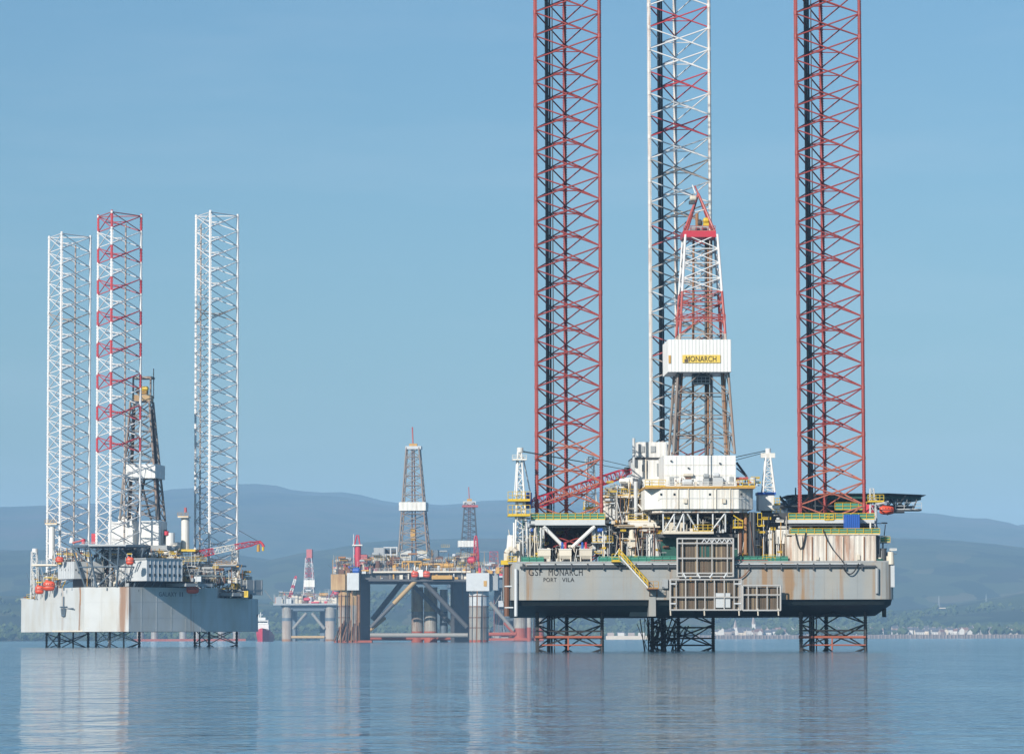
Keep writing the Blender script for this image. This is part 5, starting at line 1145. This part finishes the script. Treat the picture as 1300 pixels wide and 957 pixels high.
# ------------------------------------------------------------------ village, sea wall, masts and woods on the far shore
HR = paint('house_white', (0.58, 0.55, 0.51), .7, .2); HC = paint('house_cream', (0.62, 0.52, 0.40), .7, .15); HP = paint('house_stone', (0.36, 0.29, 0.25), .8, .2)
RS = paint('roof_slate', (0.09, 0.09, 0.10), .7, .25); RB = paint('roof_brown', (0.20, 0.11, 0.08), .8, .25)
rnd = random.Random(77)
def pxx(px, D): return (px-650)/FPX*D
def houses():
    groups = {}
    def one(x, y, w, dd, h, rz, mat, rmat, label, grp, name='house'):
        root = link(name, None); zg = ground_z(x, y)-.5; root.location = (x, y, zg); root.rotation_euler = (0, 0, rz)
        tag(root, label, 'house', grp)
        key = (name, round(w), round(h), mat.name, rmat.name)
        if key not in groups:
            rh = w*.0+dd*.45
            wall = MB(); wall.add([(-w/2,-dd/2,0),(w/2,-dd/2,0),(w/2,dd/2,0),(-w/2,dd/2,0),(-w/2,-dd/2,h),(w/2,-dd/2,h),(w/2,dd/2,h),(-w/2,dd/2,h),(-w/2,0,h+rh),(w/2,0,h+rh)], [(0,1,5,4),(2,3,7,6),(1,2,6,9,5),(3,0,4,8,7),(0,3,2,1)])
            roof = MB(); o = .4
            roof.add([(-w/2-o,-dd/2-o,h-.3),(w/2+o,-dd/2-o,h-.3),(w/2+o,0,h+rh+.25),(-w/2-o,0,h+rh+.25),(w/2+o,dd/2+o,h-.3),(-w/2-o,dd/2+o,h-.3),(-w/2-o,0,h+rh-.1),(w/2+o,0,h+rh-.1)], [(0,1,2,3),(3,2,4,5),(1,0,6,7),(6,5,4,7)])
            ch = MB().box((w*.3, -.5, h+rh-.6), (w*.3+1, .5, h+rh+1.5))
            wins = []
            nwin = max(2, int(w/3.2))
            for i in range(nwin):
                xx = -w/2+w*(i+.5)/nwin; wins.append(MB().box((xx-.6, -dd/2-.04, 1.2), (xx+.6, -dd/2+.1, 2.6)).mesh('window', GLASS))
            groups[key] = (wall.mesh('wall', mat), roof.mesh('roof', rmat), ch.mesh('chimney', HP), wins)
        a, b_, c, wins = groups[key]
        link('wall', a, root); rf = link('roof', b_, root); link('chimney', c, rf)
        for w_ in wins: link('window', w_, root)
    n = 0
    rows = [(6075, 'front', 1130, 1300, 36), (6075, 'front', 905, 1118, 34), (6190, 'second', 1140, 1300, 24), (6190, 'second', 905, 1120, 24), (6330, 'upper', 1130, 1300, 14), (6330, 'upper', 900, 1110, 10), (6090, 'front', 1302, 1360, 7), (6090, 'west', 770, 815, 5)]
    spots = []
    for D, rown, xa, xb, k in rows:
        for i in range(k):
            px = xa+(xb-xa)*(i+rnd.uniform(.1, .9))/k; y = D+rnd.uniform(-12, 40)
            w = rnd.choice([8, 10, 12, 15]); h = rnd.choice([5, 6.5, 8.5]); mi = rnd.choice([0, 0, 0, 0, 1, 2]); rm = rnd.choice([RS, RS, RS, RB])
            spots.append((rown, px, pxx(px, D), y, w, h, mi, rm, rnd.choice([0, 0, pi/2, rnd.uniform(-.5, .5)])))
    spots.sort(key=lambda q: (q[0], q[1])); cnt = {}
    ones = ['', 'first', 'second', 'third', 'fourth', 'fifth', 'sixth', 'seventh', 'eighth', 'ninth', 'tenth', 'eleventh', 'twelfth', 'thirteenth', 'fourteenth', 'fifteenth', 'sixteenth', 'seventeenth', 'eighteenth', 'nineteenth']
    def ordinal(n):
        if n < 20: return ones[n]
        t = ['', '', 'twent', 'thirt', 'fort', 'fift', 'sixt', 'sevent', 'eight', 'ninet'][n//10]
        return t + 'ieth' if n % 10 == 0 else t + 'y-' + ones[n % 10]
    for rown, px, x, y, w, h, mi, rm, rz in spots:
        k = cnt[rown] = cnt.get(rown, 0)+1
        cn = ('white', 'cream', 'grey stone')[mi]; rn = 'slate' if rm is RS else 'brown'
        where = {'front': 'front row behind far sea wall', 'second': 'second row of far village', 'upper': 'back row of far village', 'west': 'group beyond near rig left leg'}[rown]
        one(x, y, w, 8, h, rz, (HR, HC, HP)[mi], rm, f'{cn} house, {rn} roof, {ordinal(k)} from left in {where}', f'houses of the far shore village, {rown} row')
houses()
def church(px, D, h, label):
    x = pxx(px, D); zg = ground_z(x, D)-.5; root = link('church', None); root.location = (x, D, zg); tag(root, label, 'church')
    MB().box((-3, -3, 0), (3, 3, h*.5)).build('tower', HR, root); MB().tube((0, 0, h*.5), (0, 0, h), 3.6, .15, 4).build('spire', HP, root)
    w, l, e = 5, 20, 8; MB().add([(3.1,-w,0),(3.1+l,-w,0),(3.1+l,w,0),(3.1,w,0),(3.1,-w,e),(3.1+l,-w,e),(3.1+l,w,e),(3.1,w,e)], [(0,1,5,4),(1,2,6,5),(2,3,7,6),(3,0,4,7)]).build('nave', HR, root)
    MB().add([(3.1,-w-.5,e-.2),(3.6+l,-w-.5,e-.2),(3.6+l,w+.5,e-.2),(3.1,w+.5,e-.2),(3.1,0,e+6),(3.6+l,0,e+6)], [(0,1,5,4),(2,3,4,5),(1,2,5),(3,0,4),(0,3,2,1)]).build('roof', RS, root)
    for i in range(5): MB().box((5+i*3.6, -w-.05, 2), (6.2+i*3.6, -w+.1, 6)).build('window', GLASS, root)
church(932, 6110, 27, 'white church with pointed spire on the far shore, nearest the water'); church(955, 6260, 36, 'tall stone spired church on the far shore beside a cluster of houses')
def mast(px, py0, py1, D, label, name='radio_mast'):
    x = pxx(px, D); zg = ground_z(x, D); h = (py1-py0)/FPX*D
    R = type('F', (), {})(); root = link(name, None); root.location = (x, D, zg); tag(root, label, 'mast')
    R.par = lambda p: root
    tower(R, 'lattice', (0, 0), h*.16, 0, (0, 0), h*.02, h, 9, 'X', h*.006, h*.003, lambda t: GREY, single=False)
    MB().box((-h*.12, -h*.3, 0), (h*.5, -h*.12, h*.07)).build('mast_hut', HC, root)
mast(1190, 752, 768, 7700, 'pale lattice mast on the hillside right of the near hull'); mast(1250, 753, 764, 7900, 'smaller pale lattice mast farther right on the hillside')
# sea wall with buttress posts
sw = link('sea_wall', None); tag(sw, 'long brownish sea wall with posts along the far shore', 'sea wall')
SWM = paint('sea_wall_stone', (0.17, 0.14, 0.125), .85, .25); SWP = paint('sea_wall_post', (0.30, 0.235, 0.20), .8, .25)
x0, x1 = pxx(880, 5960), pxx(1800, 5960)
MB().box((x0, 5960, -2), (x1, 5966, 6.6)).build('wall', SWM, sw)
pm = MB()
xp = x0
while xp < x1: xp += rnd.uniform(3.5, 8); pm.box((xp, 5957.5, -2), (xp+rnd.uniform(1, 2.4), 5959.9, rnd.uniform(5.2, 7.6)))
pm.build('posts', SWP, sw, kind='stuff')
qz = link('quay', None); tag(qz, 'low pale quay seen between the left and middle legs of the near rig', 'quay')
xa, xb = pxx(768, 5930), pxx(822, 5930); MB().box((xa, 5930, -2), (xb, 5945, 6)).build('quay_wall', HC, qz)
for i in range(4): MB().box((xa+3+i*17, 5946, 0), (xa+14+i*17, 5958, 11)).build('quay_shed', HR if i % 2 else HP, qz)

# woodland: masses of small leafy crowns over the low shore
lm = bpy.data.materials.new('woodland_leaves'); lm.use_nodes = True
nt = lm.node_tree; b = nt.nodes['Principled BSDF']; b.inputs['Roughness'].default_value = .9
n1 = nd(nt, 'ShaderNodeTexNoise'); n1.inputs['Scale'].default_value = .03; tc = nd(nt, 'ShaderNodeTexCoord'); nt.links.new(tc.outputs['Object'], n1.inputs['Vector'])
cr = nd(nt, 'ShaderNodeValToRGB'); cr.color_ramp.elements[0].color = (.018, .04, .015, 1); cr.color_ramp.elements[1].color = (.075, .10, .03, 1); cr.color_ramp.elements[0].position = .3; cr.color_ramp.elements[1].position = .7
nt.links.new(n1.outputs['Fac'], cr.inputs[0]); nt.links.new(cr.outputs[0], b.inputs['Base Color'])
wd = MB(); rnd = random.Random(9)
for i in range(9000):
    y = 5995 + 1560*rnd.random()**1.7; x = rnd.uniform(-1400, 2300)*(y/6300)
    if mnoise.noise((x/260, y/160, 3.1)) < (-.05 if y > 6250 else .02): continue
    r = rnd.uniform(3.5, 7.5); z = ground_z(x, y)
    for k in range(2):
        ox, oz = rnd.uniform(-.6, .6)*r, rnd.uniform(.5, 1.4)*r; q = r*rnd.uniform(.6, 1)
        v = [(x+ox+q*dx*rnd.uniform(.75, 1.25), y+q*dy, z+oz+q*dz*rnd.uniform(.7, 1.3)) for dx, dy, dz in ((1,0,0),(-1,0,0),(0,1,0),(0,-1,0),(0,0,1.15),(0,0,-1),(.7,-.6,.5),(-.7,-.6,.5),(.1,-.8,-.5))]
        wd.add(v, [(0,2,4),(2,1,4),(0,5,2),(2,5,1),(6,4,7),(6,7,3),(0,4,6),(1,7,4),(0,6,3),(1,3,7),(0,3,8),(1,8,3),(8,5,0),(8,1,5)])
o = wd.build('woodland', lm, kind='stuff'); o['label'] = 'dark woodland covering the low far shore'; o['category'] = 'woodland'

# ------------------------------------------------------------------ summer haze: one closed box of air over water and land
hz = bpy.data.materials.new('haze_air'); hz.use_nodes = True
nt = hz.node_tree; nt.nodes.remove(nt.nodes['Principled BSDF'])
pv = nd(nt, 'ShaderNodeVolumePrincipled'); pv.inputs['Color'].default_value = (0.40, 0.66, 0.97, 1); pv.inputs['Density'].default_value = 0.00006; pv.inputs['Anisotropy'].default_value = -0.2
nt.links.new(pv.outputs[0], nt.nodes['Material Output'].inputs['Volume'])
hb = MB().box((-9000, -2800, -6), (9000, 22500, 790)).build('haze', hz, kind='stuff')
hb['label'] = 'thin blue summer haze over the firth'; hb['category'] = 'haze'
